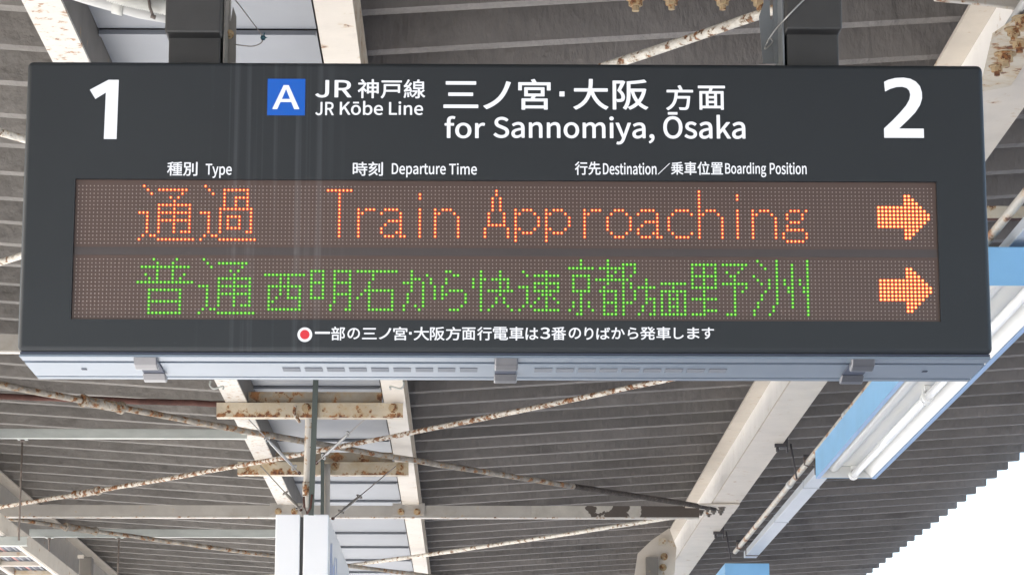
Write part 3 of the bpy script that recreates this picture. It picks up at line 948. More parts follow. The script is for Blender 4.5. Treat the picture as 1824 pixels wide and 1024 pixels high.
# ---- lettering: outlines drawn as polygons, 1000 units to the em
GLYPHS = '''
,|278|68,-202 78,-204 123,-181 163,-150 196,-110 216,-75 229,-35 235,20 233,50 225,80 212,105 198,120 192,125 168,137 143,140 123,138 103,131 87,120 74,105 64,85 61,60 64,40 73,20 85,5 99,-5 118,-13 133,-15 137,-20 128,-50 112,-75 93,-95 73,-110 45,-125 40,-130 40,-140 62,-195
2|555|35,-11 45,-14 505,-14 515,-10 518,-5 519,80 515,88 510,92 300,93 220,90 275,145 342,220 402,300 445,375 474,455 484,530 475,600 456,650 425,693 375,732 320,753 260,760 210,756 170,747 130,730 95,708 60,679 27,645 27,635 30,629 85,575 95,573 100,575 147,620 170,636 195,648 220,655 245,658 285,653 314,640 337,620 354,590 362,565 366,530 355,460 332,400 286,325 221,245 139,160 31,60 30,0
3|555|179,748 139,733 109,717 79,696 45,667 42,662 44,652 94,592 104,587 114,590 154,624 179,639 204,649 234,656 259,658 289,655 314,646 339,629 352,612 363,587 367,557 363,522 350,492 327,467 294,449 244,435 179,430 169,427 164,417 164,347 167,337 174,333 254,327 309,314 349,293 374,267 387,237 392,197 387,162 374,133 354,110 329,93 294,81 254,77 219,80 189,88 159,100 134,116 84,158 74,161 64,155 18,97 15,87 19,78 44,53 77,27 114,6 159,-12 209,-23 259,-27 329,-20 389,0 439,32 479,77 504,132 513,197 507,247 490,292 464,328 434,355 379,387 424,417 449,443 470,477 483,517 488,562 481,617 456,672 424,707 374,738 319,755 259,760 219,757
A|608|249,747 244,745 238,735 -9,5 -9,-5 -6,-10 4,-14 99,-14 107,-10 179,210 419,210 424,210 427,205 493,-5 496,-10 504,-14 609,-13 617,-5 617,5 367,740 362,745 354,747;304,606 393,315 389,311 384,311 214,311 211,315 299,602
B|657|94,745 89,740 87,730 87,0 91,-10 101,-14 331,-14 411,-8 482,10 541,41 586,85 614,140 626,215 621,265 606,305 583,340 546,372 497,395 531,420 552,445 571,480 580,515 584,555 575,615 549,665 504,705 451,729 391,742 316,747 101,747;208,90 207,330 209,335 321,336 381,332 426,322 456,309 486,284 502,250 507,220 502,180 486,145 461,121 426,104 376,92 321,88 211,88;207,440 207,640 209,645 306,646 361,642 396,635 426,622 449,600 461,575 465,540 462,515 449,485 429,465 400,450 356,440 301,436 211,436
D|688|91,-10 101,-14 286,-14 396,-1 481,32 548,85 603,165 633,260 643,370 633,480 601,575 553,645 481,702 391,736 286,747 101,747 94,745 89,740 87,730 87,0;211,644 276,644 351,636 411,613 461,571 493,520 512,455 520,370 513,290 492,215 461,165 415,125 351,98 276,90 211,90 207,95 207,635 207,640
J|535|445,746 345,747 335,742 333,737 332,222 328,172 319,137 305,113 285,95 260,85 230,82 205,84 185,89 161,102 145,115 130,132 110,162 100,165 93,162 30,117 22,107 22,97 46,62 75,30 110,5 145,-12 190,-23 235,-27 305,-18 355,4 365,10 404,47 430,92 448,152 453,217 453,732 450,741
K|646|651,-11 656,0 652,10 396,450 395,455 616,722 621,730 619,740 614,745 606,747 501,747 495,745 211,406 207,410 207,415 206,737 201,744 191,747 101,747 91,743 87,730 87,0 91,-10 101,-14 191,-14 201,-11 206,-5 207,225 316,357 529,-10 541,-14 641,-14
L|543|96,746 89,740 87,730 88,-5 91,-10 101,-14 511,-14 521,-12 526,-7 528,0 528,80 522,90 516,93 211,93 208,95 207,735 201,744 196,747
P|633|96,-13 196,-14 206,-5 207,275 211,278 316,278 391,284 456,302 517,335 563,385 589,445 598,520 589,590 561,652 516,697 456,727 386,742 311,747 101,747 94,745 89,740 87,730 87,0 91,-10;211,381 207,385 207,640 211,644 296,644 351,641 396,633 436,616 457,595 473,560 478,520 473,475 459,440 437,415 401,395 356,385 301,381
R|635|94,745 89,740 87,730 87,0 91,-10 101,-14 191,-14 203,-10 207,0 208,295 211,297 311,297 318,295 493,-10 506,-14 606,-14 616,-11 620,-5 620,5 443,310 448,315 476,325 518,350 551,381 579,425 594,470 600,530 591,600 565,655 520,700 466,727 406,741 331,747 101,747;208,400 207,640 211,644 316,644 371,640 406,633 436,619 461,597 475,565 480,530 475,490 461,455 437,430 406,413 366,403 316,399
S|596|358,757 313,760 248,753 188,733 139,702 99,657 76,607 69,557 76,497 93,456 123,417 153,391 188,369 363,290 393,274 413,260 429,242 441,217 445,187 441,162 428,132 410,112 384,97 348,86 303,82 268,85 233,93 203,105 168,124 138,145 113,169 103,173 92,167 38,105 34,97 38,85 73,53 113,25 153,4 198,-12 253,-24 303,-27 378,-19 443,3 493,36 537,87 559,137 567,192 562,247 545,292 521,327 490,357 448,384 248,475 223,492 208,507 194,532 191,562 195,587 203,604 223,626 248,640 278,648 313,651 343,649 373,643 398,634 423,622 478,583 490,587 539,647 542,657 538,665 509,692 478,714 438,734 398,748
T|599|251,-14 346,-14 356,-10 360,0 360,640 566,641 576,644 582,655 582,735 576,744 571,747 31,747 24,745 19,740 17,730 17,655 21,645 26,642 238,640 239,0 243,-10
a|563|489,-13 495,-8 497,2 497,332 492,397 477,457 449,505 409,542 364,561 294,571 249,568 209,559 169,547 129,529 74,497 69,491 69,481 104,417 114,409 124,411 174,440 224,459 249,464 279,467 319,460 339,450 359,428 370,402 377,362 374,355 284,342 199,319 134,290 84,250 55,202 45,142 53,87 67,52 90,22 131,-8 169,-22 219,-27 254,-24 289,-15 319,-3 349,14 384,37 389,38 394,-3 403,-13;378,262 378,142 376,137 358,122 334,105 309,91 289,83 264,77 239,75 219,77 204,81 184,91 174,102 163,127 161,147 165,172 179,197 204,218 254,241 309,256 374,266
b|618|87,809 82,806 78,797 78,-3 82,-10 92,-14 167,-14 177,-7 182,22 187,29 217,9 247,-7 277,-19 302,-24 332,-27 397,-17 457,12 504,52 547,117 572,192 581,277 574,362 555,432 522,490 479,532 417,562 352,571 317,568 287,560 257,548 227,532 197,512 196,517 198,582 197,802 192,807 182,810;297,79 262,88 242,97 217,112 198,127 198,397 218,417 262,447 287,458 307,464 327,466 372,459 402,444 427,417 444,382 454,337 458,277 452,217 437,167 417,131 387,101 357,86 317,78
d|620|533,809 433,810 423,802 422,587 425,532 423,525 378,552 348,563 323,568 288,571 223,561 163,533 117,492 73,427 48,357 39,272 46,187 68,112 100,57 108,48 153,7 208,-18 278,-27 313,-24 343,-16 373,-3 403,14 433,37 439,-3 443,-10 448,-13 528,-14 538,-10 542,-3 542,797 538,805;343,461 383,445 421,417 422,147 420,142 406,127 383,108 363,96 343,86 318,80 298,78 258,84 223,101 198,127 177,167 166,212 161,267 166,327 182,377 203,412 233,442 268,460 303,466
e|554|362,563 297,571 232,562 167,532 117,490 76,432 48,357 38,267 47,187 74,112 118,52 169,12 242,-18 312,-27 347,-25 382,-19 417,-10 447,2 497,30 503,37 504,42 500,52 472,107 462,116 452,116 427,101 392,85 347,75 322,74 277,80 242,94 205,122 180,157 165,197 159,232 162,236 507,236 513,237 520,242 524,262 526,302 520,372 500,442 466,497 422,536;159,332 165,362 180,397 207,432 232,452 262,465 297,470 337,464 362,453 385,432 403,402 414,362 416,332 412,329 162,329
f|325|103,-13 198,-14 208,-10 211,-5 212,450 213,455 218,455 313,455 323,459 327,470 327,545 323,552 313,557 213,558 212,625 214,660 219,680 228,700 238,710 253,718 273,722 293,720 333,707 343,709 348,714 370,795 363,804 333,814 298,821 268,823 213,817 168,799 138,773 111,730 98,685 93,630 93,560 88,556 28,551 23,548 19,540 19,470 22,460 33,455 88,455 93,450 93,0 97,-10
g|564|547,555 541,557 356,557 316,567 276,571 221,565 166,545 126,518 86,471 65,420 57,365 60,330 68,300 80,270 96,245 122,215 101,195 79,160 71,135 68,110 70,90 77,65 91,40 110,20 80,-5 60,-30 47,-55 41,-75 37,-105 46,-155 71,-195 106,-224 156,-247 211,-260 276,-264 356,-257 426,-237 484,-205 527,-165 552,-120 564,-65 559,-20 540,20 511,47 471,66 421,77 361,81 256,81 221,83 201,88 186,97 176,110 173,125 178,150 196,174 231,163 261,159 276,158 331,164 381,183 427,215 459,255 480,305 487,360 485,385 474,430 461,456 466,459 541,459 551,465 554,475 554,545;443,-60 446,-75 441,-100 426,-123 406,-141 376,-157 331,-169 286,-173 246,-170 206,-161 181,-150 161,-133 150,-115 146,-95 147,-75 156,-52 176,-27 191,-15 241,-22 351,-22 386,-24 406,-28 426,-37 436,-45;276,248 246,252 226,261 202,280 188,300 178,325 173,365 178,400 188,425 202,445 221,461 246,472 276,476 301,473 321,465 346,446 362,425 371,400 376,365 371,325 361,300 346,280 321,260 301,252
i|275|188,-13 194,-10 198,0 198,545 193,553 183,557 88,556 80,550 78,540 78,-1 82,-10 88,-13;202,755 193,767 178,779 158,787 138,789 118,787 98,779 83,767 74,755 66,735 64,715 66,700 74,675 83,664 98,651 118,643 138,641 158,643 178,651 193,663 202,675 211,695 213,715 211,735
k|552|87,809 81,805 78,795 79,-5 82,-10 92,-14 182,-14 192,-10 196,0 197,138 282,238 433,-10 442,-14 547,-13 555,-5 556,0 552,10 356,320 356,325 530,535 532,540 530,550 525,555 517,557 417,557 407,554 197,293 195,800 192,806 182,810
m|926|852,-8 855,0 855,340 850,410 836,465 815,505 777,544 727,565 677,571 642,567 607,556 577,540 542,515 502,478 479,515 454,540 422,558 387,568 342,571 312,567 282,558 247,541 222,524 187,494 181,545 177,552 172,556 92,557 85,555 80,550 78,540 78,0 82,-10 92,-14 182,-14 192,-11 197,-5 198,385 200,390 219,410 262,444 282,455 299,460 322,463 352,458 368,450 382,437 397,410 404,380 407,330 407,0 412,-11 422,-14 512,-14 522,-10 525,-5 526,385 528,390 547,410 592,445 612,455 632,461 647,463 677,459 697,451 702,446 713,435 726,410 733,380 736,330 737,-5 742,-12 752,-14 842,-14
n|610|536,-10 540,0 540,340 536,405 521,465 497,510 462,544 417,564 357,571 322,568 282,556 252,541 227,525 187,494 181,545 174,555 167,557 92,557 82,553 78,540 78,0 82,-10 92,-14 182,-14 192,-11 197,-5 198,385 200,390 221,410 242,429 267,445 287,455 307,461 332,463 362,459 382,451 387,446 398,435 411,410 418,380 421,330 422,-5 427,-12 437,-14 527,-14
o|606|302,571 236,562 176,537 117,491 75,432 49,362 38,272 48,182 75,112 117,52 177,6 235,-18 302,-27 372,-18 431,7 489,52 531,112 558,182 568,272 557,362 531,432 488,492 432,536 377,560;302,77 262,84 227,102 202,127 179,167 166,212 160,272 166,332 180,377 200,412 232,444 262,459 302,466 342,460 377,442 407,412 427,377 442,327 447,272 441,212 428,167 407,131 379,102 372,98 342,83
p|620|87,-242 187,-243 197,-234 197,19 252,-10 277,-19 302,-25 332,-27 397,-17 457,11 502,51 546,116 572,191 581,281 575,361 557,426 522,491 477,534 422,561 352,571 317,568 282,558 252,546 222,529 187,505 181,546 172,556 92,557 82,553 78,546 78,-229 82,-239;297,79 262,88 242,97 199,126 198,396 200,401 217,416 262,447 287,458 307,464 327,466 372,459 402,444 428,416 444,381 454,336 458,276 452,216 439,171 417,131 387,101 357,86 317,78
r|388|87,-13 187,-14 197,-5 198,345 217,385 237,415 257,435 277,449 302,459 322,461 347,459 372,452 382,455 387,465 403,540 403,550 397,557 377,565 352,570 332,571 297,566 267,555 237,537 212,514 187,485 181,545 174,555 167,557 92,557 85,555 80,550 78,540 78,0 82,-10
s|468|317,562 282,569 247,571 192,565 142,549 97,518 71,487 54,447 48,402 54,362 57,352 77,316 102,291 137,267 177,248 267,212 293,197 316,177 327,157 330,142 328,127 320,107 307,93 292,83 262,74 232,72 207,74 182,79 157,88 132,101 82,136 72,136 66,132 22,72 19,67 19,57 22,52 48,32 82,12 117,-4 152,-16 192,-24 237,-27 297,-21 347,-4 393,27 421,62 439,102 445,147 438,197 413,242 387,269 350,292 312,310 217,348 192,362 177,374 166,392 164,412 165,422 172,439 182,451 197,461 222,469 252,472 292,466 327,451 367,425 377,425 382,427 429,487 431,492 429,502 404,522 377,538 347,552
t|377|122,710 112,705 109,697 99,557 22,551 16,547 13,537 13,467 17,459 27,455 87,455 94,452 94,167 98,112 110,67 132,27 158,2 167,-4 207,-21 262,-27 282,-26 317,-20 367,-6 373,-3 377,7 357,83 352,88 342,90 312,79 282,75 257,78 242,85 229,97 221,112 215,137 213,167 213,452 217,455 347,455 354,457 361,467 360,547 357,553 347,557 216,557 213,562 212,702 202,710
u|607|74,553 70,542 70,202 74,137 89,77 113,32 149,-1 189,-18 199,-21 254,-27 289,-24 329,-11 357,2 384,21 419,53 422,47 426,-3 434,-13 514,-14 524,-11 529,-4 530,2 530,542 526,552 514,557 424,557 414,552 412,547 410,162 369,118 344,99 324,89 304,83 279,80 249,83 224,96 213,107 200,132 193,162 190,212 189,547 184,554 174,557 84,557
y|521|33,-236 63,-245 98,-248 158,-240 203,-219 239,-189 271,-149 295,-104 318,-49 520,536 522,546 513,556 418,557 408,551 308,246 273,126 231,246 119,551 113,556 103,557 13,557 2,551 -1,546 1,536 216,-4 195,-64 179,-94 163,-114 146,-129 123,-141 98,-145 83,-144 53,-136 43,-143 23,-224 28,-234
Ō|742|373,-27 463,-14 538,20 608,82 657,162 686,252 698,367 687,482 656,577 608,653 538,714 463,747 373,760 278,747 203,714 133,652 86,577 55,482 44,367 56,252 85,162 134,82 201,22 276,-13;373,82 311,92 264,117 225,157 193,217 174,287 167,367 174,452 193,522 224,577 263,616 313,642 373,651 428,642 473,620 518,577 549,522 568,452 575,367 567,282 549,217 518,159 473,114 428,91;207,887 207,822 211,812 218,808 518,808 528,811 533,817 534,887 528,896 523,899 223,899 213,897
ō|606|302,571 236,562 176,537 117,491 75,432 49,362 38,272 48,182 75,112 117,52 177,6 235,-18 302,-27 372,-18 431,7 489,52 531,112 558,182 568,272 557,362 531,432 488,492 432,536 377,560;302,77 262,84 227,102 202,127 179,167 166,212 160,272 166,332 180,377 200,412 232,444 262,459 302,466 342,460 377,442 407,412 427,377 442,327 447,272 441,212 428,167 407,131 379,102 372,98 342,83;465,737 462,744 452,750 152,749 147,747 142,737 143,667 147,660 157,657 452,657 462,662 464,667
か|1000|343,803 336,799 333,794 325,684 308,584 183,575 78,574 68,569 65,564 73,474 78,464 83,461 284,484 270,429 245,349 210,254 173,168 130,84 79,4 81,-6 87,-11 173,-44 182,-41 186,-36 234,49 280,149 318,248 349,339 393,492 398,496 478,502 518,500 543,495 560,484 573,469 582,439 585,404 580,294 573,239 563,184 551,139 538,106 529,89 508,71 493,65 478,63 428,64 388,71 343,82 333,80 327,69 340,-16 343,-22 348,-26 388,-34 468,-42 503,-40 533,-35 563,-23 587,-6 606,14 629,49 648,99 664,159 674,219 682,284 688,414 682,479 665,524 638,559 596,584 558,595 513,598 418,593 417,599 450,784 447,789 438,793;888,266 970,304 976,309 978,319 927,439 862,569 825,634 793,681 788,685 778,686 703,653 698,648 696,639 735,584 770,524 801,464 832,394 857,329 875,274 879,269
し|1000|232,791 227,785 226,779 232,734 234,679 224,174 233,94 257,34 297,-11 347,-41 412,-59 477,-64 587,-53 677,-26 752,13 817,61 867,111 910,164 910,174 907,179 852,245 842,251 832,247 792,194 747,147 697,107 632,72 562,52 482,44 442,47 400,59 375,74 352,99 337,134 332,184 334,349 344,679 353,779 348,789 342,792 242,793
す|1000|939,671 926,676 636,678 634,681 635,726 640,791 636,801 626,805 536,805 527,801 523,791 529,731 530,681 528,676 96,666 86,661 83,651 85,576 90,566 96,563 391,577 526,580 532,576 531,510 506,514 476,516 431,510 386,492 345,461 317,426 297,381 290,331 297,276 315,231 344,196 381,170 421,155 466,149 511,155 516,154 517,151 485,116 451,90 406,65 346,41 280,21 276,11 281,2 348,-64 356,-67 361,-66 466,-24 546,30 603,91 641,160 662,231 668,301 667,331 660,371 653,396 636,436 634,576 636,581 931,576 936,579 941,586 942,661;526,409 547,386 555,366 555,326 549,296 539,276 521,256 501,247 481,244 456,247 432,256 416,268 405,281 394,306 391,331 394,356 405,381 421,400 436,411 456,420 481,423 496,422 511,417
の|1000|102,164 137,104 173,66 218,40 268,31 313,40 363,70 404,114 442,174 480,259 512,354 536,444 556,544 569,624 573,628 633,615 698,583 747,539 783,485 805,424 813,354 803,274 775,209 737,159 688,118 628,87 573,70 483,56 475,49 474,39 523,-39 533,-44 648,-19 738,22 814,79 823,89 875,159 910,249 921,349 909,449 873,539 814,619 738,677 638,717 523,731 408,716 298,673 203,602 136,519 93,424 75,309 83,229;458,624 460,619 449,549 420,419 383,303 358,244 333,199 308,169 283,153 268,149 249,154 233,164 210,189 195,219 183,264 179,319 188,384 215,449 260,514 318,567 393,607
は|1000|165,784 156,778 154,773 150,713 120,513 105,358 102,278 107,153 121,48 141,-42 145,-47 155,-50 225,-45 235,-37 234,13 238,48 255,108 309,268 305,278 265,310 259,313 250,313 242,303 205,211 204,213 201,293 203,353 210,428 219,503 240,638 255,713 268,763 264,773 255,777;750,783 660,783 649,778 646,768 650,713 649,598 540,596 400,604 390,600 386,593 386,513 390,507 395,504 535,496 645,498 650,493 659,273 655,270 580,276 520,271 465,255 419,228 390,198 369,158 361,108 367,68 385,32 420,-4 465,-26 520,-40 580,-44 645,-37 690,-20 727,8 750,43 764,88 767,123 770,127 825,88 895,27 905,22 911,23 917,28 962,98 961,108 957,113 900,161 835,204 768,238 764,243 756,418 754,503 860,514 920,524 926,533 926,613 920,623 910,625 830,612 755,604 753,608 756,708 762,768 759,778;663,173 662,123 656,98 642,78 625,65 605,58 565,54 535,56 510,62 486,73 474,83 462,103 460,123 463,138 470,150 490,168 510,178 540,185 590,188 640,181 660,176
ば|1000|141,774 136,772 130,762 124,692 96,502 81,347 78,267 83,142 97,37 117,-53 121,-58 131,-61 201,-56 211,-48 209,-3 213,37 231,97 285,257 281,267 241,299 235,302 226,302 218,292 180,202 177,282 179,342 186,417 195,492 216,627 231,702 244,752 240,762 231,766;726,773 636,773 631,772 624,767 622,762 626,702 625,587 516,585 376,593 366,589 362,582 362,502 366,496 371,493 486,487 626,487 635,262 631,259 556,265 496,260 441,244 395,217 366,187 345,147 339,97 344,57 361,22 366,15 396,-14 441,-38 496,-52 556,-56 621,-49 666,-32 703,-3 726,33 740,77 743,112 746,116 801,77 871,16 881,11 887,12 893,17 937,87 936,97 932,102 876,149 811,193 744,227 740,232 732,407 730,492 836,503 896,513 902,522 902,602 896,612 886,614 806,601 731,593 729,597 731,697 738,762 736,767;639,162 638,112 631,87 621,71 606,58 581,48 541,44 511,46 486,52 463,62 451,72 438,92 436,112 439,127 446,139 466,157 486,167 516,175 566,177 616,170 636,165;754,787 750,782 750,772 778,707 809,627 816,622 821,622 877,642 882,647 882,657 853,732 821,800 816,804 806,804;854,817 850,812 850,802 872,757 911,659 916,655 926,655 981,676 985,687 977,707 945,782 920,832 911,836 906,835
ま|1000|827,-6 877,69 879,79 876,84 803,139 752,171 698,199 642,223 587,243 581,369 582,373 587,374 707,381 847,396 852,399 857,409 857,489 852,495 842,497 707,480 582,471 579,474 579,579 582,585 712,594 842,609 849,619 850,694 847,701 837,706 702,689 582,680 579,684 580,729 586,794 582,803 572,807 487,807 480,804 475,794 479,739 479,679 477,677 407,677 322,682 192,698 181,694 177,684 178,609 182,602 187,599 317,587 478,579 477,468 402,468 317,472 187,486 179,484 174,479 173,399 177,389 182,386 312,375 477,371 481,364 482,263 412,267 347,262 287,247 237,223 200,189 177,149 169,99 176,54 197,13 232,-19 282,-42 337,-55 402,-59 467,-53 517,-34 550,-11 574,19 589,59 593,94 592,135 622,124 667,101 746,49 812,-5 817,-8;487,164 488,114 484,84 474,64 462,53 442,43 422,39 392,37 352,40 322,46 292,61 279,74 272,89 269,104 272,119 282,137 302,153 327,164 362,172 407,175 467,171 482,168
ら|1000|223,625 218,620 216,612 196,407 176,267 165,207 170,197 248,177 258,178 263,182 278,212 293,232 328,268 373,301 418,325 468,343 533,356 593,360 638,356 678,343 708,325 733,300 748,272 755,237 743,177 708,128 643,87 558,61 443,51 298,60 290,57 286,52 286,42 309,-38 313,-44 323,-48 488,-51 628,-31 733,10 804,67 851,147 865,237 857,292 833,343 791,392 738,426 673,448 598,456 538,453 478,443 418,425 363,400 313,370 293,355 291,357 290,362 326,602 325,607 321,612 313,615 233,626;735,707 730,717 723,720 668,727 528,752 333,797 325,792 322,787 302,707 308,697 363,683 573,639 703,617 713,622 716,627
り|1000|367,-63 492,-33 597,13 682,75 746,155 790,265 805,395 797,495 775,580 737,654 691,705 627,740 562,751 497,740 442,714 385,670 342,623 317,586 315,595 322,645 340,740 351,785 350,795 345,800 337,802 247,804 238,795 233,725 210,550 200,435 199,380 202,295 211,220 217,212 227,211 302,217 312,225 309,295 311,350 326,420 352,485 392,550 438,600 492,638 552,653 592,645 630,620 657,584 678,535 693,465 697,395 684,285 647,200 588,135 512,88 422,56 322,35 313,30 310,25 312,15 358,-55
ノ|1000|810,729 710,758 705,758 697,753 676,673 654,603 625,528 591,458 553,393 507,328 458,273 405,224 345,178 275,133 210,99 135,68 129,63 127,53 130,48 202,-27 210,-30 215,-29 290,7 360,48 425,93 492,148 548,203 596,258 640,322 673,378 709,448 760,568 814,713 814,723
一|1000|973,349 973,434 969,440 959,444 44,444 34,439 31,434 31,349 36,339 44,336 959,336 969,340
三|1000|52,-7 57,-17 65,-20 935,-20 942,-17 947,-7 947,68 943,78 935,82 65,82 56,78 53,73;814,418 810,425 800,429 185,429 176,423 174,418 174,338 180,330 190,328 800,328 810,332 814,338;892,743 887,753 880,756 120,756 115,753 110,743 110,668 114,658 125,654 880,654 888,658 891,663
乗|1000|915,-65 939,-30 967,0 969,10 966,15 895,39 835,63 767,95 705,131 650,168 624,190 910,191 919,195 921,200 921,265 920,271 915,276 770,277 767,280 767,365 770,370 945,370 954,375 955,445 950,455 775,456 770,456 767,460 769,545 895,546 905,549 908,555 907,625 903,630 895,632 550,632 545,635 545,705 550,709 710,728 815,746 865,757 869,765 867,770 815,833 805,836 715,818 610,804 490,791 365,781 115,768 109,765 106,755 117,725 124,690 130,684 295,690 445,700 450,695 450,635 445,632 110,632 105,631 101,625 100,555 105,547 232,545 233,460 230,456 225,456 54,455 48,450 47,445 48,375 55,370 60,370 230,370 233,365 233,280 230,277 100,277 93,275 89,270 88,265 88,200 90,195 100,191 372,190 345,167 295,133 230,96 165,65 100,38 33,15 30,5 62,-30 85,-62 95,-64 160,-40 225,-9 290,26 355,67 414,110 445,138 450,135 450,130 451,-85 460,-90 540,-88 545,-80 545,140 580,110 639,65 705,23 770,-13 835,-44 905,-70;450,280 445,277 330,277 326,280 326,365 330,370 445,370 450,365;674,280 670,277 550,277 545,280 545,367 550,370 670,370 674,365;449,545 450,460 445,456 330,456 326,460 328,545;674,460 670,456 550,456 545,460 545,545 672,545 674,540
位|1000|258,-91 263,-88 268,-78 268,597 323,702 370,812 368,822 363,826 288,849 280,847 275,842 241,762 207,692 166,622 123,557 76,497 28,445 25,437 69,357 74,352 83,350 88,352 108,373 163,439 166,437 167,-78 172,-88 178,-91;314,-43 318,-48 328,-51 953,-51 963,-48 968,-38 968,32 965,42 958,47 768,47 766,52 798,182 835,352 866,517 863,527 853,532 778,544 768,544 762,537 737,372 721,282 703,192 668,48 323,47 316,42 313,37;503,67 583,91 588,96 590,102 574,227 547,382 516,527 513,533 503,538 433,522 425,517 422,507 465,277 484,137 490,77 493,72;927,582 927,657 923,667 918,670 674,672 698,680 703,685 705,692 691,742 662,827 653,852 643,860 568,841 561,837 558,832 558,822 585,742 603,672 368,671 360,667 356,657 356,582 359,577 368,572 913,572 923,576
先|1000|87,-95 92,-98 102,-96 202,-51 278,5 332,70 375,155 399,240 411,320 412,323 417,324 572,324 577,322 578,45 580,5 587,-25 607,-53 632,-68 662,-75 702,-77 847,-77 882,-73 917,-56 937,-32 952,5 962,60 967,130 964,135 957,140 922,152 887,171 877,168 872,160 867,65 862,40 853,25 837,21 712,21 692,22 682,25 679,45 679,320 682,324 687,324 942,324 947,326 953,335 952,415 947,421 937,423 557,423 551,425 552,598 872,600 877,603 881,610 881,685 877,693 867,697 552,698 551,840 547,849 537,853 462,853 454,850 450,845 449,700 447,698 307,697 304,700 330,780 334,805 331,810 322,814 247,830 237,826 233,820 201,710 177,650 154,600 126,550 91,500 90,490 97,482 162,447 172,447 192,471 212,500 241,550 263,595 267,599 447,598 449,595 449,425 442,423 62,423 53,420 49,415 48,335 52,328 57,325 302,324 306,320 298,260 278,190 245,125 202,75 137,30 42,-10 36,-15 34,-25 37,-30 64,-60
別|1000|493,807 98,807 88,805 83,798 82,463 85,458 93,453 188,453 191,448 185,373 173,283 153,193 124,113 83,42 21,-27 20,-32 23,-39 51,-62 78,-92 83,-95 94,-92 143,-43 186,18 217,78 241,143 259,213 270,273 273,278 408,278 412,273 408,203 396,78 389,38 379,8 373,1 358,-1 233,3 228,-2 226,-12 241,-47 248,-82 258,-89 328,-91 373,-90 413,-84 433,-76 448,-65 458,-55 472,-32 483,8 491,58 498,123 510,323 510,363 506,368 498,371 288,371 284,373 290,448 293,453 493,453 498,455 503,462 504,793 500,803;913,834 838,834 828,829 825,823 824,13 819,8 808,7 653,7 648,2 646,-7 663,-47 675,-87 683,-93 798,-92 853,-85 877,-77 900,-62 913,-45 921,-27 924,-7 926,23 926,818 923,829;668,733 593,733 583,728 580,723 580,168 583,157 593,152 668,152 673,154 679,163 679,718 676,728;177,548 178,714 405,713 405,548
刻|1000|46,-18 99,-88 109,-91 169,-60 264,-2 319,37 399,103 404,101 476,32 546,-43 554,-48 564,-45 621,7 624,12 622,22 574,72 471,167 470,172 514,222 563,287 604,353 607,362 605,367 599,373 529,401 519,399 457,307 394,232 320,162 234,96 149,44 54,-3 48,-8;924,841 849,841 842,837 838,827 838,12 834,8 819,7 689,8 684,6 679,0 678,-8 695,-48 704,-83 714,-90 819,-88 869,-82 899,-70 914,-59 927,-43 934,-23 938,17 938,827 934,837;109,134 119,135 204,185 284,244 359,310 427,382 487,462 540,552 539,562 534,567 459,591 449,585 422,537 394,494 229,486 299,572 343,632 349,634 604,635 609,638 613,647 613,717 609,725 599,729 404,729 364,811 338,852 329,858 254,838 249,835 245,827 246,822 286,747 292,732 289,729 54,729 44,724 41,717 41,647 44,639 49,635 219,634 225,632 177,567 134,517 102,487 74,473 70,467 70,457 94,387 104,380 139,388 204,394 304,400 311,397 254,343 209,307 159,273 109,243 59,217 55,212 54,202 57,197 104,137;744,154 751,157 756,167 756,727 754,732 744,738 669,738 661,732 659,722 659,167 664,157 669,154
大|1000|32,-23 64,-53 92,-88 103,-91 218,-27 308,46 384,132 440,222 483,317 503,378 533,302 583,207 648,111 720,32 803,-36 893,-88 903,-91 908,-89 939,-48 968,-16 971,-8 970,-3 963,4 873,52 793,115 726,187 663,280 616,372 582,462 943,463 951,467 955,477 955,552 953,559 943,566 543,566 541,572 552,707 555,842 552,847 543,852 463,852 453,849 448,837 443,657 433,566 63,566 53,562 50,557 49,477 53,467 58,464 413,463 414,457 396,387 359,297 306,207 233,123 148,55 38,-4 30,-13
宮|1000|851,-82 855,-72 855,243 852,253 842,258 512,258 511,263 539,318 542,321 757,321 766,323 771,328 772,588 769,598 757,603 242,603 232,598 229,588 230,328 235,323 242,321 417,321 425,318 402,261 397,258 172,258 160,253 157,243 157,-77 162,-87 172,-90 247,-90 257,-82 258,-52 262,-49 747,-49 752,-52 753,-77 756,-82 762,-86 842,-86;752,163 752,48 750,43 262,43 258,48 258,158 258,163 262,166 747,166;671,413 667,409 662,409 327,410 326,513 332,515 667,515 670,513 671,508;934,513 935,743 932,752 927,756 562,757 520,838 511,853 502,859 422,837 412,829 412,818 439,768 443,758 442,757 82,757 73,753 70,748 69,518 72,510 77,506 157,505 167,513 168,658 172,662 827,662 833,658 833,518 837,509 847,505 922,505 930,508
戸|1000|869,606 864,610 854,612 169,612 159,610 154,604 153,596 151,306 145,241 132,171 108,101 73,36 24,-24 21,-29 23,-39 89,-97 100,-94 144,-44 180,11 205,66 225,126 239,186 245,226 249,233 764,233 770,231 771,186 779,179 859,178 866,181 871,191 871,596;254,331 255,511 259,516 769,515 769,330 259,329;55,781 55,706 59,699 69,695 934,695 944,699 948,706 948,781 944,789 934,793 69,793 59,789
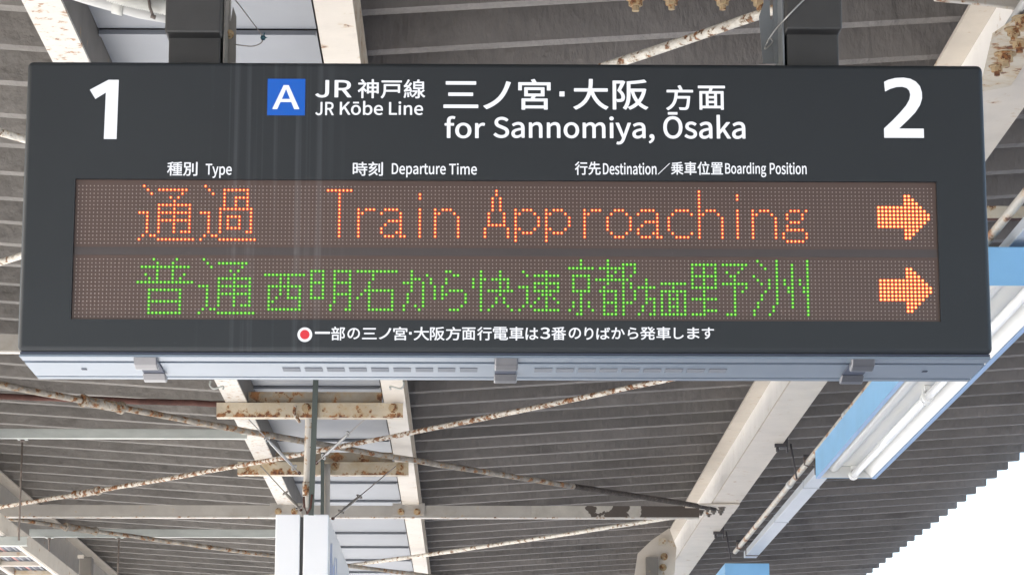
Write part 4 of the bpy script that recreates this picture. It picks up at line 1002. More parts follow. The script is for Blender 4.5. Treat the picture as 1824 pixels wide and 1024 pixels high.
方|1000|93,-92 101,-95 106,-94 196,-36 265,28 316,98 361,185 390,268 407,343 411,348 741,347 735,258 726,178 715,113 705,68 693,38 683,23 671,16 646,13 471,20 466,17 461,8 462,3 480,-32 489,-72 496,-78 596,-83 686,-81 724,-72 741,-63 756,-52 766,-42 787,-12 802,28 815,88 827,168 838,268 850,438 846,444 836,447 426,447 435,578 441,581 936,581 946,586 949,593 949,668 946,675 936,680 586,681 584,683 593,688 598,698 589,723 566,774 536,830 521,855 511,859 436,830 431,827 427,818 479,708 489,683 486,680 71,680 61,678 57,673 55,663 55,593 61,583 71,581 321,581 327,578 320,478 304,363 274,253 225,153 146,60 35,-17 33,-22 36,-31 66,-58
時|1000|67,31 71,26 76,25 151,26 156,36 156,106 366,108 372,116 372,266 376,273 386,269 751,268 753,266 753,6 746,1 731,1 606,2 601,-1 598,-9 615,-49 624,-84 631,-89 706,-88 761,-84 801,-75 826,-59 838,-44 843,-29 846,-9 847,266 851,269 956,269 961,272 964,281 964,346 961,353 951,356 850,356 847,361 847,446 851,449 961,449 970,451 974,461 974,526 971,534 961,537 716,538 715,641 721,644 926,645 931,650 932,656 930,726 921,731 716,731 713,846 706,851 626,850 621,841 621,736 619,731 421,731 413,726 411,721 411,656 411,651 416,645 616,644 621,641 621,541 616,537 376,537 372,541 372,771 370,781 361,785 71,784 66,776 66,771;436,213 435,206 439,201 486,147 513,111 533,81 566,25 576,24 644,66 645,76 609,136 563,196 511,252 501,253 441,218;276,406 281,401 281,196 156,196 156,403 161,406;372,356 372,441 372,446 376,449 746,449 753,446 753,361 751,356 386,356 376,352;276,696 281,691 281,496 276,494 161,494 156,496 156,693 161,696
番|1000|185,-90 265,-90 270,-84 271,-61 275,-56 735,-56 740,-57 742,-81 750,-87 825,-87 830,-86 835,-81 836,264 840,270 900,246 920,242 977,309 976,319 970,324 910,343 845,369 785,397 720,433 670,466 646,484 655,487 945,488 950,493 951,499 950,564 945,570 940,571 740,571 735,573 734,574 784,649 816,704 815,709 810,714 720,738 679,654 630,572 550,571 544,574 545,717 715,738 855,763 860,769 857,779 805,836 795,837 710,822 605,808 490,796 360,785 115,771 110,769 107,764 106,759 117,729 124,699 129,694 200,694 197,689 199,679 238,619 262,574 255,571 60,571 55,569 51,559 51,499 55,489 65,487 345,487 351,484 275,429 215,392 150,359 90,333 30,311 25,304 29,294 80,233 85,233 105,241 175,272 179,269 179,-81 180,-86;272,94 275,96 450,96 452,94 451,24 275,23 272,24 271,29;544,24 545,95 735,96 741,94 740,23;272,234 275,236 450,236 452,229 450,169 274,169 271,174;544,234 550,236 740,235 740,169 545,169;262,319 355,380 395,411 445,455 449,454 450,317 270,316;741,319 730,316 545,316 543,319 545,461 600,413 645,380;292,699 449,709 450,574 445,571 365,571 360,573 352,599 340,624
発|1000|119,-95 124,-98 134,-96 219,-60 289,-16 339,30 378,85 400,135 410,175 414,181 568,180 571,-5 578,-35 591,-55 594,-60 619,-76 649,-84 689,-86 824,-86 854,-83 884,-70 904,-49 922,-10 931,35 936,95 929,103 894,115 859,134 849,134 842,125 837,45 833,25 824,11 809,9 689,9 679,11 674,15 673,20 672,175 674,181 899,181 907,185 911,195 911,265 904,275 674,277 672,280 672,395 674,400 779,400 784,403 789,410 789,425 864,377 919,351 928,355 954,390 985,425 984,432 979,439 914,469 879,489 820,530 808,540 806,545 874,599 949,665 953,675 948,685 892,725 884,728 879,727 809,660 744,604 739,606 726,620 694,660 759,712 832,780 836,790 830,800 774,839 769,842 759,840 679,760 649,733 644,732 618,780 592,840 584,849 574,849 509,829 501,820 503,810 531,745 562,685 596,630 639,571 703,500 699,498 309,498 303,500 361,560 399,608 434,660 463,715 487,770 487,780 484,785 424,813 409,810 124,810 115,805 112,795 112,730 114,724 119,719 344,718 352,715 319,666 279,617 229,659 164,708 154,708 104,666 99,655 104,646 172,590 211,555 213,550 163,510 126,485 64,450 24,432 17,425 16,420 19,412 43,385 65,355 74,350 134,378 209,424 213,420 216,405 224,400 314,400 319,395 319,280 314,277 99,277 89,270 87,195 89,187 94,182 305,180 299,158 279,120 245,80 204,47 149,16 74,-14 68,-20 66,-25 69,-34 94,-61;569,280 564,277 424,277 420,280 420,285 420,395 424,400 564,400 569,395
神|1000|937,687 932,693 927,695 724,696 721,846 712,853 637,853 631,851 624,841 624,701 622,695 427,695 419,691 416,686 415,311 412,303 291,426 332,487 372,558 407,636 407,646 402,653 362,683 283,681 287,682 290,686 317,705 320,716 277,781 222,849 217,852 207,850 147,815 143,806 144,801 196,731 224,686 225,681 47,680 42,676 39,666 39,601 42,591 52,586 277,586 281,581 258,541 221,486 176,431 123,376 77,336 22,296 19,286 37,251 53,211 57,205 67,202 113,236 172,289 177,286 177,-79 182,-89 192,-92 257,-92 267,-89 271,-84 272,317 357,215 367,215 372,219 412,274 415,266 415,151 417,144 422,139 502,139 509,146 510,181 512,184 622,184 624,181 625,-84 629,-89 637,-92 712,-92 718,-89 723,-79 723,181 727,185 837,185 840,181 842,151 852,145 927,145 932,147 938,156;512,394 622,394 624,391 624,281 622,279 512,279 510,281 510,391;724,281 723,391 727,395 837,395 840,391 840,281 837,279 727,279;622,601 624,596 624,491 622,489 512,488 510,491 510,596 512,601;837,601 840,596 840,491 837,488 727,488 723,491 723,596 727,601
種|1000|903,837 898,838 828,825 673,806 413,789 408,789 405,792 368,833 358,836 268,804 158,776 43,754 37,752 34,747 33,742 47,712 56,682 63,677 198,699 201,697 202,572 198,568 48,568 40,562 39,487 43,480 48,478 183,478 186,477 185,472 145,377 115,317 83,262 52,217 20,177 18,172 59,97 68,93 73,95 101,132 127,172 153,217 199,307 202,297 202,-78 203,-83 208,-87 288,-88 295,-83 296,-78 296,317 298,321 373,220 378,219 384,222 418,266 423,262 423,212 428,205 628,204 630,202 631,157 628,152 423,152 413,147 412,142 412,82 413,77 418,73 628,72 631,67 631,17 628,13 363,13 358,10 355,2 355,-58 356,-63 361,-68 963,-69 973,-64 975,-58 975,2 974,7 968,12 728,13 723,17 723,69 728,72 932,72 938,75 941,82 941,142 939,147 933,152 723,152 723,202 728,204 923,204 933,207 936,212 936,532 933,542 923,545 728,545 723,547 723,589 728,592 943,592 948,592 955,597 956,662 953,671 948,674 728,674 723,677 723,727 728,729 838,742 949,762 953,767 952,777;510,337 513,340 628,340 631,337 631,282 628,280 513,280 510,287;847,337 847,287 846,282 843,280 728,280 723,282 723,337 728,340 843,340;420,307 298,429 296,432 296,472 298,478 408,478 418,481 423,477 423,312;510,412 510,462 513,469 628,469 630,467 631,417 628,410 513,410;846,412 843,410 728,410 723,412 723,467 728,469 843,469 846,467 847,462;631,547 628,545 433,545 426,542 423,535 420,562 413,568 298,569 296,572 296,717 300,722 358,738 403,753 409,752 418,717 423,712 428,711 628,721 631,717 631,677 628,674 388,674 383,670 381,662 381,602 383,596 393,592 628,592 631,587
線|1000|640,851 635,849 632,844 600,744 455,744 450,744 444,739 443,384 446,374 455,371 640,371 643,364 643,294 640,289 635,294 585,310 570,308 415,308 410,306 406,294 406,234 410,227 415,225 531,224 518,194 494,154 460,110 430,79 395,51 355,27 352,19 396,-36 400,-41 405,-42 460,-8 505,32 550,84 588,144 618,209 640,281 643,269 643,4 641,-1 635,-2 535,-2 526,-6 525,-16 537,-46 547,-86 555,-91 615,-91 660,-87 695,-78 718,-61 727,-46 733,-16 735,149 769,94 803,49 835,14 869,-16 910,-45 916,-46 924,-41 946,-11 970,15 974,24 970,31 912,69 880,97 834,149 816,174 815,179 875,228 945,290 950,297 950,304 890,354 880,354 826,294 775,247 753,294 734,349 735,370 910,371 915,373 919,379 917,739 910,744 700,744 700,749 733,819 732,829 725,833;150,195 85,207 77,204 74,199 54,69 45,29 25,-41 30,-49 90,-71 98,-71 103,-66 124,9 149,144 155,184 154,189;200,-36 265,-26 272,-21 273,-16 264,84 254,164 248,199 246,204 240,208 180,199 174,194 172,189 187,74 194,-26 195,-31;325,34 380,52 387,59 367,139 339,219 344,224 390,238 396,244 396,249 374,349 338,464 330,470 275,457 272,459 356,589 387,644 390,654 385,661 320,699 310,699 235,567 160,559 161,564 225,669 296,809 295,819 290,823 215,852 207,844 162,739 115,649 62,569 45,551 30,544 25,534 49,464 55,457 60,456 80,462 125,470 170,476 175,474 127,409 82,354 55,329 35,319 31,309 56,239 60,232 65,230 125,246 305,275 314,234 312,229 270,217 265,209 293,119 313,39 318,34;185,343 260,443 282,379 287,359 286,354 190,341;533,454 533,514 535,520 826,519 827,454 825,452 540,451;533,599 533,659 535,664 820,664 825,664 827,659 827,599 825,597 535,597
置|1000|952,-57 955,-50 955,5 954,10 948,15 822,16 818,20 818,425 813,435 807,437 512,437 509,440 517,476 922,476 930,480 932,485 932,545 930,550 922,555 532,555 539,590 542,593 892,593 901,595 905,605 905,800 902,809 892,812 117,812 111,810 107,800 107,605 107,600 112,594 437,593 442,590 437,555 67,555 60,550 58,485 62,478 67,476 423,475 416,440 412,437 192,437 182,433 180,425 180,20 177,16 172,16 52,15 47,5 48,-55 57,-60 942,-60;724,55 724,20 722,17 717,16 277,16 272,20 272,55 277,58 717,58;724,160 724,125 722,123 277,123 272,125 272,160 277,162 722,162;724,230 717,227 277,227 272,230 272,262 277,265 722,265 724,260;724,335 722,330 272,330 272,365 722,366;199,735 202,738 337,737 338,670 332,668 202,668 199,675;572,670 567,668 432,668 427,670 427,735 432,738 567,738 572,735;810,735 810,675 807,668 667,668 661,670 662,737 807,738
行|1000|265,-96 275,-92 279,-83 280,442 338,517 391,597 390,604 385,611 310,639 300,637 296,632 255,572 217,522 169,467 120,418 70,374 17,332 12,322 15,314 67,252 73,247 80,246 120,278 175,329 178,327 180,-88 184,-93 190,-96;381,512 378,502 378,432 380,425 385,420 710,419 715,417 714,12 705,8 685,8 545,10 535,5 532,-3 549,-48 558,-83 565,-89 655,-90 715,-88 745,-83 765,-77 780,-70 795,-58 806,-43 812,-28 816,-3 818,417 820,419 960,420 965,424 968,432 968,502 965,512 960,516 950,517 390,517;350,818 345,822 274,852 265,854 260,852 195,775 155,736 110,696 27,632 23,627 23,617 70,553 80,549 88,552 135,588 225,667 270,712 315,761 350,805 352,812;940,782 935,790 925,793 435,793 425,788 422,782 422,707 425,700 435,695 930,695 935,698 940,707
車|1000|43,58 53,53 443,53 446,47 446,-83 451,-93 463,-96 538,-96 548,-88 549,47 553,53 948,53 958,55 963,62 964,67 964,137 962,142 953,148 553,148 549,152 549,197 553,203 848,203 855,207 859,217 857,612 852,617 843,619 553,619 549,622 549,662 553,667 918,667 927,672 930,677 930,747 927,757 918,762 552,762 549,767 549,842 543,850 533,852 458,852 449,847 446,837 446,767 443,762 83,762 73,757 70,747 70,682 73,672 78,668 443,667 446,662 446,622 443,619 158,619 152,617 147,612 145,217 149,207 158,203 443,203 446,197 446,152 443,148 438,148 48,147 40,137 40,67;445,367 446,297 443,292 243,292 243,367 443,369;758,367 758,297 756,292 553,292 549,297 549,362 550,367 553,369 753,369;446,527 446,457 443,454 248,454 243,457 243,527 248,530 443,530;758,527 758,457 753,454 553,454 549,457 549,522 549,527 553,530 753,530
部|1000|621,-90 696,-91 706,-83 707,117 710,127 716,117 723,97 731,57 741,51 791,50 851,56 876,63 891,71 916,92 929,112 938,132 945,162 949,212 947,252 939,292 925,332 905,372 875,417 841,457 841,462 901,602 961,757 956,767 901,802 881,800 626,800 619,797 615,792 614,-78 616,-85;540,297 535,302 526,304 111,304 101,301 98,297 96,287 96,-73 101,-83 111,-86 186,-84 191,-79 193,-73 193,-43 196,-39 201,-39 436,-39 441,-43 441,-68 446,-76 451,-79 526,-79 536,-77 540,-73 542,-63;441,57 436,55 196,55 193,62 193,207 196,210 436,210 441,207;831,705 836,702 813,637 738,447 741,440 780,397 809,357 831,317 844,282 850,252 853,217 850,187 841,162 831,153 821,149 796,145 721,148 711,142 707,147 707,152 707,702 711,705;586,376 588,382 588,452 586,458 581,463 461,465 454,467 519,622 521,632 519,637 526,641 556,642 563,647 565,657 565,722 560,732 551,735 376,735 335,832 324,852 316,857 246,839 236,832 235,822 268,742 269,737 266,735 81,735 72,732 68,727 67,657 69,647 76,642 126,641 131,639 128,627 129,622 166,537 188,467 181,465 51,465 43,462 38,452 38,382 44,372 51,370 571,370 581,372;226,640 411,641 416,637 388,552 351,466 286,465 283,467 285,477 270,532 246,592 225,637
阪|1000|881,844 751,821 676,810 441,785 436,783 431,777 430,410 429,340 424,260 413,180 395,105 367,30 327,-40 331,-50 361,-70 396,-97 406,-96 411,-92 451,-25 456,-21 460,-30 484,-60 503,-90 511,-96 521,-94 592,-55 631,-28 667,0 716,48 721,50 766,2 801,-28 866,-73 911,-97 921,-95 948,-60 977,-30 979,-20 976,-15 900,25 864,50 806,101 784,125 782,130 811,175 843,235 872,305 895,375 914,450 930,535 928,545 921,550 871,564 856,561 531,561 527,565 527,695 530,700 731,721 866,742 926,755 931,757 936,764 935,775 887,840;76,-92 151,-93 160,-85 161,201 162,190 167,185 174,150 181,144 216,142 271,144 306,151 335,165 351,179 361,192 374,220 382,260 384,290 382,325 375,360 363,395 342,435 314,475 284,510 358,675 395,770 390,780 336,813 316,810 81,810 71,805 68,800 68,-80 71,-88;531,466 563,350 585,285 610,225 635,175 659,135 634,105 571,52 531,25 461,-11 460,-5 487,65 508,150 520,240 526,330 527,455 529,465;721,217 716,220 704,240 663,330 645,380 621,465 818,465 810,425 795,375 776,325 756,280;161,235 161,715 271,716 235,620 187,505 185,495 225,450 248,420 271,380 283,350 289,325 291,295 289,270 284,255 277,245 261,236 216,232
電|1000|154,363 153,8 155,3 161,-1 236,-1 241,1 245,8 245,48 251,51 441,51 447,48 450,-7 458,-32 464,-42 481,-60 511,-73 551,-80 601,-82 831,-82 876,-79 911,-68 916,-64 937,-47 954,-17 966,28 971,85 966,91 931,101 896,117 891,115 887,108 884,63 879,33 873,18 866,8 851,1 826,-1 581,0 551,5 546,8 541,18 540,48 546,51 841,51 848,53 852,63 852,358 851,363 846,368 166,369 160,368;245,173 251,175 446,174 447,128 441,126 246,127;758,173 758,128 756,126 546,126 540,128 541,174 756,175;447,293 447,248 441,245 251,245 245,248 246,294;758,248 751,245 546,245 540,248 540,293 756,294 758,288;934,478 935,678 931,686 921,688 546,688 544,693 544,723 546,729 866,729 873,733 875,743 875,798 871,805 866,807 131,807 126,803 124,793 124,738 126,733 131,729 446,729 450,723 450,693 446,688 76,688 68,683 66,678 66,483 71,473 76,472 146,472 153,478 154,608 156,613 446,613 450,608 450,393 451,388 456,384 536,383 543,388 544,608 546,613 841,613 845,608 846,478 851,473 856,472 921,472 929,473;167,468 167,418 171,410 176,408 406,408 416,411 419,418 419,468 411,476 176,476 171,474;577,468 577,418 581,410 586,408 826,408 836,413 837,418 837,468 831,475 586,476 581,474;187,518 191,513 196,511 411,511 419,518 419,568 416,575 406,578 196,578 191,576 187,568;577,518 581,513 586,511 806,512 812,518 812,568 810,573 801,578 586,578 581,576 577,568
面|1000|96,-90 103,-93 173,-93 183,-91 189,-80 189,-45 193,-40 198,-40 803,-40 807,-45 808,-85 813,-91 823,-93 893,-93 904,-90 909,-80 908,581 903,587 893,589 512,590 543,689 950,690 956,695 958,700 958,775 953,784 943,787 58,787 48,782 45,775 45,700 48,694 53,690 423,689 428,685 408,595 403,589 103,589 95,585 92,580 91,-80;303,56 193,56 189,60 189,485 189,490 193,493 303,493 307,490 307,60;588,145 588,60 583,56 403,57 403,146 583,147;803,56 688,56 683,59 683,490 688,493 803,493 807,490 807,60;588,235 403,234 402,320 587,320;588,410 583,408 403,409 402,490 408,493 583,493 588,490
2b|555|25,-27 35,-32 45,-33 505,-33 520,-29 534,-15 538,0 537,85 530,100 520,108 505,112 280,112 275,112 272,115 359,210 419,290 464,370 493,450 503,530 494,605 473,660 440,705 430,715 385,748 325,771 260,779 205,775 165,765 120,746 80,721 45,691 10,653 7,635 15,617 70,563 80,557 90,554 100,555 112,560 158,605 180,620 200,630 220,636 245,639 280,634 305,623 320,610 334,590 344,560 347,530 339,470 315,410 270,336 205,256 125,173 15,70 11,55 11,-5 15,-16
Ab|608|249,745 244,742 240,735 -7,5 -7,-5 -3,-10 4,-12 94,-12 104,-10 109,-1 175,205 179,212 424,212 429,206 494,-2 499,-10 509,-12 609,-11 615,-5 615,5 365,740 354,745;304,614 396,310 209,309 299,609
'''
GL = {}
for line in GLYPHS.strip().split('\n'):
    k, adv, body = line.split('|')
    GL[k] = (int(adv), [[tuple(int(v) for v in p.split(',')) for p in lp.split()] for lp in body.split(';')])
GL['2b'] = (560, [[(20, 0), (735, 0), (735, 165), (300, 165), (300, 172), (455, 315), (590, 450), (680, 580), (722, 700), (722, 810), (690, 920), (620, 1000), (520, 1052), (400, 1072), (250, 1064), (120, 1030), (45, 995), (58, 820), (150, 868), (265, 902), (370, 908), (450, 885), (495, 838), (510, 765), (492, 680), (430, 575), (320, 450), (170, 300), (20, 165)]])
GL['slash'] = (1000, [[(0, 0), (75, 0), (1000, 960), (925, 960)]])
GL['1b'] = (560, [[(464, 1060), (456, 0), (251, 0), (261, 830), (96, 715), (1, 880), (296, 1060)]])


def lettering(txt, px0, px1, py0, py1, m_, name='lettering', parent=None, y=None, label=None):
    """write txt so that its outline fills the photo box given, on the sign's front"""
    keys = txt if isinstance(txt, list) else list(txt)
    X = 0
    pts, glyphs = [], []
    for k in keys:
        if k == ' ':
            X += 250
            continue
        adv, loops = GL[k]
        glyphs.append([[(a + X, b) for a, b in lp] for lp in loops])
        pts += glyphs[-1]
        X += adv
    ax = [a for l in pts for a, b in l]
    az = [b for l in pts for a, b in l]
    yy_ = SY - 0.0015 if y is None else y
    tl = at(px0, py0, y=yy_)
    br = at(px1, py1, y=yy_)
    sx = (br.x - tl.x) / (max(ax) - min(ax))
    sz = (tl.z - br.z) / (max(az) - min(az))
    bmx = bmesh.new()
    for gi, loops in enumerate(glyphs):
        cu = bpy.data.curves.new(name, 'CURVE')
        cu.dimensions = '2D'
        cu.fill_mode = 'BOTH'
        for l in loops:
            s = cu.splines.new('POLY')
            s.points.add(len(l) - 1)
            s.use_cyclic_u = True
            for q, (a, b) in zip(s.points, l):
                q.co = ((a - min(ax)) * sx, (b - min(az)) * sz, 0, 1)
        o = bpy.data.objects.new(name, cu)
        C.objects.link(o)
        dg = bpy.context.evaluated_depsgraph_get()
        me = bpy.data.meshes.new_from_object(o.evaluated_get(dg))
        bpy.data.objects.remove(o)
        me.transform(Matrix.Rotation(math.pi / 2, 4, 'X') @ Matrix.Translation((0, 0, 0.0001 * (gi % 2))))
        bmx.from_mesh(me)
    me = bpy.data.meshes.new(name)
    bmx.to_mesh(me)
    bmx.free()
    me.materials.clear()
    me.materials.append(m_)
    ob = bpy.data.objects.new(name, me)
    C.objects.link(ob)
    pr_ = parent or sign
    ob.parent = pr_
    ob.location = Vector((tl.x, yy_, br.z)) - world_of(pr_)
    if label: ob['label'] = label
    return ob


W_ = M['letter']
lettering(['1b'], 160.5, 208.5, 142.5, 248, W_, 'platform_numeral', label='white numeral 1')
lettering(['2b'], 1572, 1646, 138.5, 246, W_, 'platform_numeral', label='white numeral 2')
a, b = at(477, 141, y=SY), at(543, 206, y=SY)
badge = MB().box(a.x, b.x, SY - 0.0012, SY - 0.0002, b.z, a.z).build('line_badge', M['badge'], sign)
lettering(['Ab'], 486, 533, 152, 195, W_, 'badge_letter', parent=badge, y=SY - 0.0022)
lettering('JR', 562, 626, 143, 174.5, W_)
lettering('神戸線', 637.5, 757.5, 141.5, 176, W_)
lettering('JR', 562, 594.5, 182, 206, W_)
lettering('Kōbe', 605.5, 682, 180, 205.5, W_)
lettering('Line', 693, 753.5, 181, 205.5, W_)
lettering('三', 790, 852, 145, 193, W_)
lettering('ノ', 861, 910, 145, 195, W_)
lettering('宮', 923, 981, 141, 196, W_)
a = at(1001, 168, y=SY)
MB().box(a.x - 0.006, a.x + 0.006, SY - 0.0014, SY - 0.0006, a.z - 0.006, a.z + 0.006).build('middle_dot', W_, sign)
lettering('大', 1021, 1084, 141, 196, W_)
lettering('阪', 1091, 1155, 142, 196, W_)
lettering('方', 1186, 1235, 152, 197, W_)
lettering('面', 1243, 1292, 153, 196, W_)
lettering('for', 792, 864, 207, 247, W_)
lettering('Sannomiya,', 879, 1166, 207, 258, W_)
lettering('Ōsaka', 1181, 1328, 200, 248, W_)
lettering('種別', 298, 351.5, 288.5, 313.5, W_)
lettering('Type', 366.5, 412.5, 292, 317.5, W_)
lettering('時刻', 628.5, 682, 288.5, 313.5, W_)
lettering('Departure', 698, 794, 291, 316.5, W_)
lettering('Time', 800, 849.5, 291, 311.5, W_)
lettering('行先', 1024, 1070, 288, 312, W_)
lettering('Destination', 1074, 1169.5, 290, 311.5, W_)
lettering(['slash'], 1171, 1194, 291, 311, W_, 'slash_mark')
lettering('乗車位置', 1195, 1288, 288, 312, W_)
lettering('Boarding', 1291.5, 1365, 289.5, 316, W_)
lettering('Position', 1371, 1437, 289.5, 311, W_)
# footnote line
KX = 561.0
notes = [('一', 561, 588, 590.5, 594.5), ('部', 590, 614.5, 581.5, 606), ('の', 619, 641, 584, 604), ('三', 645, 671, 584, 604), ('ノ', 675, 697, 584, 604),
         ('宮', 700.5, 725.5, 582, 606), ('大', 737, 764.5, 582, 606), ('阪', 766, 792, 582, 606), ('方', 794, 821, 582, 606), ('面', 823, 847, 583, 605.5),
         ('行', 850, 876, 582, 606), ('電', 878, 905, 582, 605.5), ('車', 907, 933, 582, 606), ('は', 936, 959, 583.5, 605), ('3', 962, 980, 583, 603.5),
         ('番', 982, 1008.5, 582, 605.5), ('の', 1013, 1035, 583.5, 603.5), ('り', 1041, 1057, 583, 605), ('ば', 1062, 1087, 583, 604.5), ('か', 1089, 1113, 583, 603.5),
         ('ら', 1118, 1137, 583, 603.5), ('発', 1140, 1167.5, 582, 605), ('車', 1169, 1195, 582, 605), ('し', 1200, 1218, 583.5, 603.5), ('ま', 1224, 1246, 583, 603.5), ('す', 1250, 1272, 583, 603.5)]
for ch, x0, x1, y0, y1 in notes:
    lettering(ch, x0, x1, y0, y1, W_)
a = at(731, 593.5, y=SY)
MB().box(a.x - 0.003, a.x + 0.003, SY - 0.0014, SY - 0.0006, a.z - 0.003, a.z + 0.003).build('middle_dot', W_, sign)
c = at(543, 596, y=SY)
s_ = (at(1000, 596, y=SY).x - at(0, 596, y=SY).x) / 1000
MB().tube([(c.x, SY - 0.0004, c.z), (c.x, SY - 0.0012, c.z)], 13.2 * s_, 28).build('round_mark', W_, sign)
MB().tube([(c.x, SY - 0.0013, c.z), (c.x, SY - 0.0022, c.z)], 8.6 * s_, 24).build('round_mark', M['reddot'], sign, label='red centre of the round mark')

# ---- dot matrix: 224 columns, two rows of 16
def runs(txt, c0=0, r0=0):
    out = []
    for line in txt.strip().split('/'):
        r, body = line.strip().split(':')
        for seg in body.split(','):
            seg = seg.strip()
            a, b = (seg.split('-') + [seg])[:2] if '-' in seg else (seg, seg)
            out += [(int(r) + r0, c + c0) for c in range(int(a), int(b) + 1)]
    return out


TSU = '0:1/1:2,5-12/2:3,11/3:8,10/4:9/5:5-13/6:5,9,13/7:0-2,5-13/8:2,5,9,13/9:2,5-13/10:2,5,9,13/11:2,5,9,13/12:2,5,9,11-13/13:1,3,4/14:0,5-14'
KA = '0:1/1:2,6-12/2:3,6,12/3:6,9-12/4:6,9,12/5:6,9,12/6:5-13/7:0-2,5,13/8:2,5,7-10,13/9:2,5,7,10,13/10:2,5,7,10,13/11:2,5,7-10,13/12:2,5,12,13/13:1,3,4/14:0,5-14'
ARW = '2:7,8/3:7-9/4:7-10/5:0-11/6:0-12/7:0-13/8:0-13/9:0-12/10:0-11/11:7-10/12:7-9/13:7,8'
ROW1 = runs(TSU, 16) + runs(KA, 32) + runs(
    '1:65-71,109,162/2:68,89,109,162,172/3:68,89,108,110,162,172/4:68,108,110,162/5:68,108,110,162/'
    '6:68,73,75-77,80-83,89,93,95-97,108,110,114,116-118,122,124-126,132,134-136,140-142,147-150,156-159,162,164-166,172,176,178-180,186-188,190/'
    '7:68,73,74,79,84,89,93,94,98,107,111,114,115,119,122,123,127,132,133,139,143,146,151,155,160,162,163,167,172,176,177,181,185,189/'
    '8:68,73,84,89,93,99,107,111,114,120,122,128,132,138,144,151,154,162,168,172,176,182,185,189/'
    '9:68,73,81-84,89,93,99,107,111,114,120,122,128,132,138,144,148-151,154,162,168,172,176,182,186-188/'
    '10:68,73,80,84,89,93,99,107-111,114,120,122,128,132,138,144,147,151,154,162,168,172,176,182,185/'
    '11:68,73,79,84,89,93,99,106,112,114,115,119,122,123,127,132,138,144,146,151,154,162,168,172,176,182,185-189/'
    '12:68,73,79,83,84,89,93,99,106,112,114,116-118,122,124-126,132,139,143,146,150,151,155,160,162,168,172,176,182,184,190/'
    '13:68,73,80-82,84,85,89,93,99,106,112,114,122,132,140-142,147-149,151,152,156-159,162,168,172,176,182,184,190/'
    '14:114,122,185-189')
ARROWS = runs(ARW, 209) + runs(ARW, 209, 16)
ROW2 = runs('0:4,10/1:5,9/2:1-13/3:5,9/4:2,5,9,12/5:3,5,9,11/6:0-14/8:3-11/9:3,11/10:3,11/11:3-11/12:3,11/13:3,11/14:3-11', 16) + runs(TSU, 32) + runs(
    '4:49-59/5:53,55/6:53,55/7:50-58/8:50,53,55,58/9:50,53,55,58/10:50,52,55-58/11:50,51,58/12:50,58/13:50-58/'
    '3:61-64,67-71,73-83/4:61,64,67,71,77/5:61,64,67,71,77/6:61-64,67-71,76/7:61,64,67,71,76/8:61,64,67,71,75-82/9:61,64,67-71,74,76,82/'
    '10:61-64,67,71,73,76,82/11:67,71,76,82/12:66,71,76,82/13:66,70,71,76-82/'
    '3:87/4:87,91/5:87-89,92/6:85-87,90,92/7:87,90,93/8:87,90,93/9:86,90,93/10:86,90,93/11:86,90/12:85,88,90/13:85,89/'
    '3:96,97/4:98,99/5:96/6:96/7:95/8:95,97-100/9:95,96,101/10:95,101/11:101/12:100/13:97-99/'
    '3:105,110/4:105,110/5:103,105,106,108-112/6:103,105,110,112/7:103,105,110,112/8:105,107-113/9:105,110/10:105,109,111/11:105,109,111/12:105,108,112/13:105,107,113/'
    '3:116,122/4:117,119-125/5:122/6:119-125/7:115-117,119,122,125/8:117,119-125/9:117,121-123/10:117,120,122,124/11:117,119,122,125/12:116,118,122/13:115,119-125/'
    '0:131/1:131/2:128-134/4:129-133/5:129,133/6:129,133/7:129,133/8:129-133/9:131/10:131/11:129,131,133/12:129,131,133/13:128,131,134/14:130,131/'
    '0:138/1:138,142-145/2:136-142,145/3:138,140,142,145/4:138,139,142,144/5:135-143/6:138,142,144/7:137,142,144/8:136-140,142,145/9:137,140,142,145/'
    '10:137,140,142,145/11:137-140,142-144/12:137,140,142/13:137,140,142/14:137-140,142/'
    '5:148/6:148/7:146-150/8:148/9:148/10:148-150/11:148,150/12:147,150/13:147,150/14:146,149,150/'
    '6:152-158/7:155/8:152-158/9:152,154,156,158/10:152,154-156,158/11:152,154,156,158/12:152,154-156,158/13:152,154,156,158/14:152-158/'
    '1:160-166/2:160,163,166/3:160,163,166/4:160-166/5:160,163,166/6:160,163,166/7:160-166/8:163/9:163/10:160-166/11:163/12:163/13:163-166/14:160-163/'
    '1:168-174/2:173/3:169,172/4:170,171/5:171/6:168-174/7:171,174/8:171,173/9:171/10:171/11:171/12:171/13:171/14:169-171/'
    '0:177,182,190/1:178,182,186,190/2:179,182,186,190/3:182,186,190/4:176,182,186,190/5:177,180,182,184,186,188,190/6:178,180,182,184,186,188,190/'
    '7:180,182,185,186,189,190/8:179,182,185,186,189,190/9:178,182,186,190/10:178,182,186,190/11:177,182,186,190/12:177,181,186,190/13:176,181,190/14:176,180,190')
ROW2 = [(r + 16, c) for r, c in ROW2]
dx0 = (at(138.3, 335, y=SY).x + at(133.6, 567, y=SY).x) / 2
dx1 = (at(1659.8, 331, y=SY).x + at(1666.6, 562, y=SY).x) / 2
zr0, zr15 = at(912, 332.3, y=SY).z, at(912, 433.9, y=SY).z
zs0, zs15 = at(912, 462.5, y=SY).z, at(912, 564.5, y=SY).z


def dotpos(r, c):
    x = dx0 + (dx1 - dx0) * c / 223
    z = zr0 + (zr15 - zr0) * r / 15 if r < 16 else zs0 + (zs15 - zs0) * (r - 16) / 15
    return x, z


PX = (dx1 - dx0) / 223


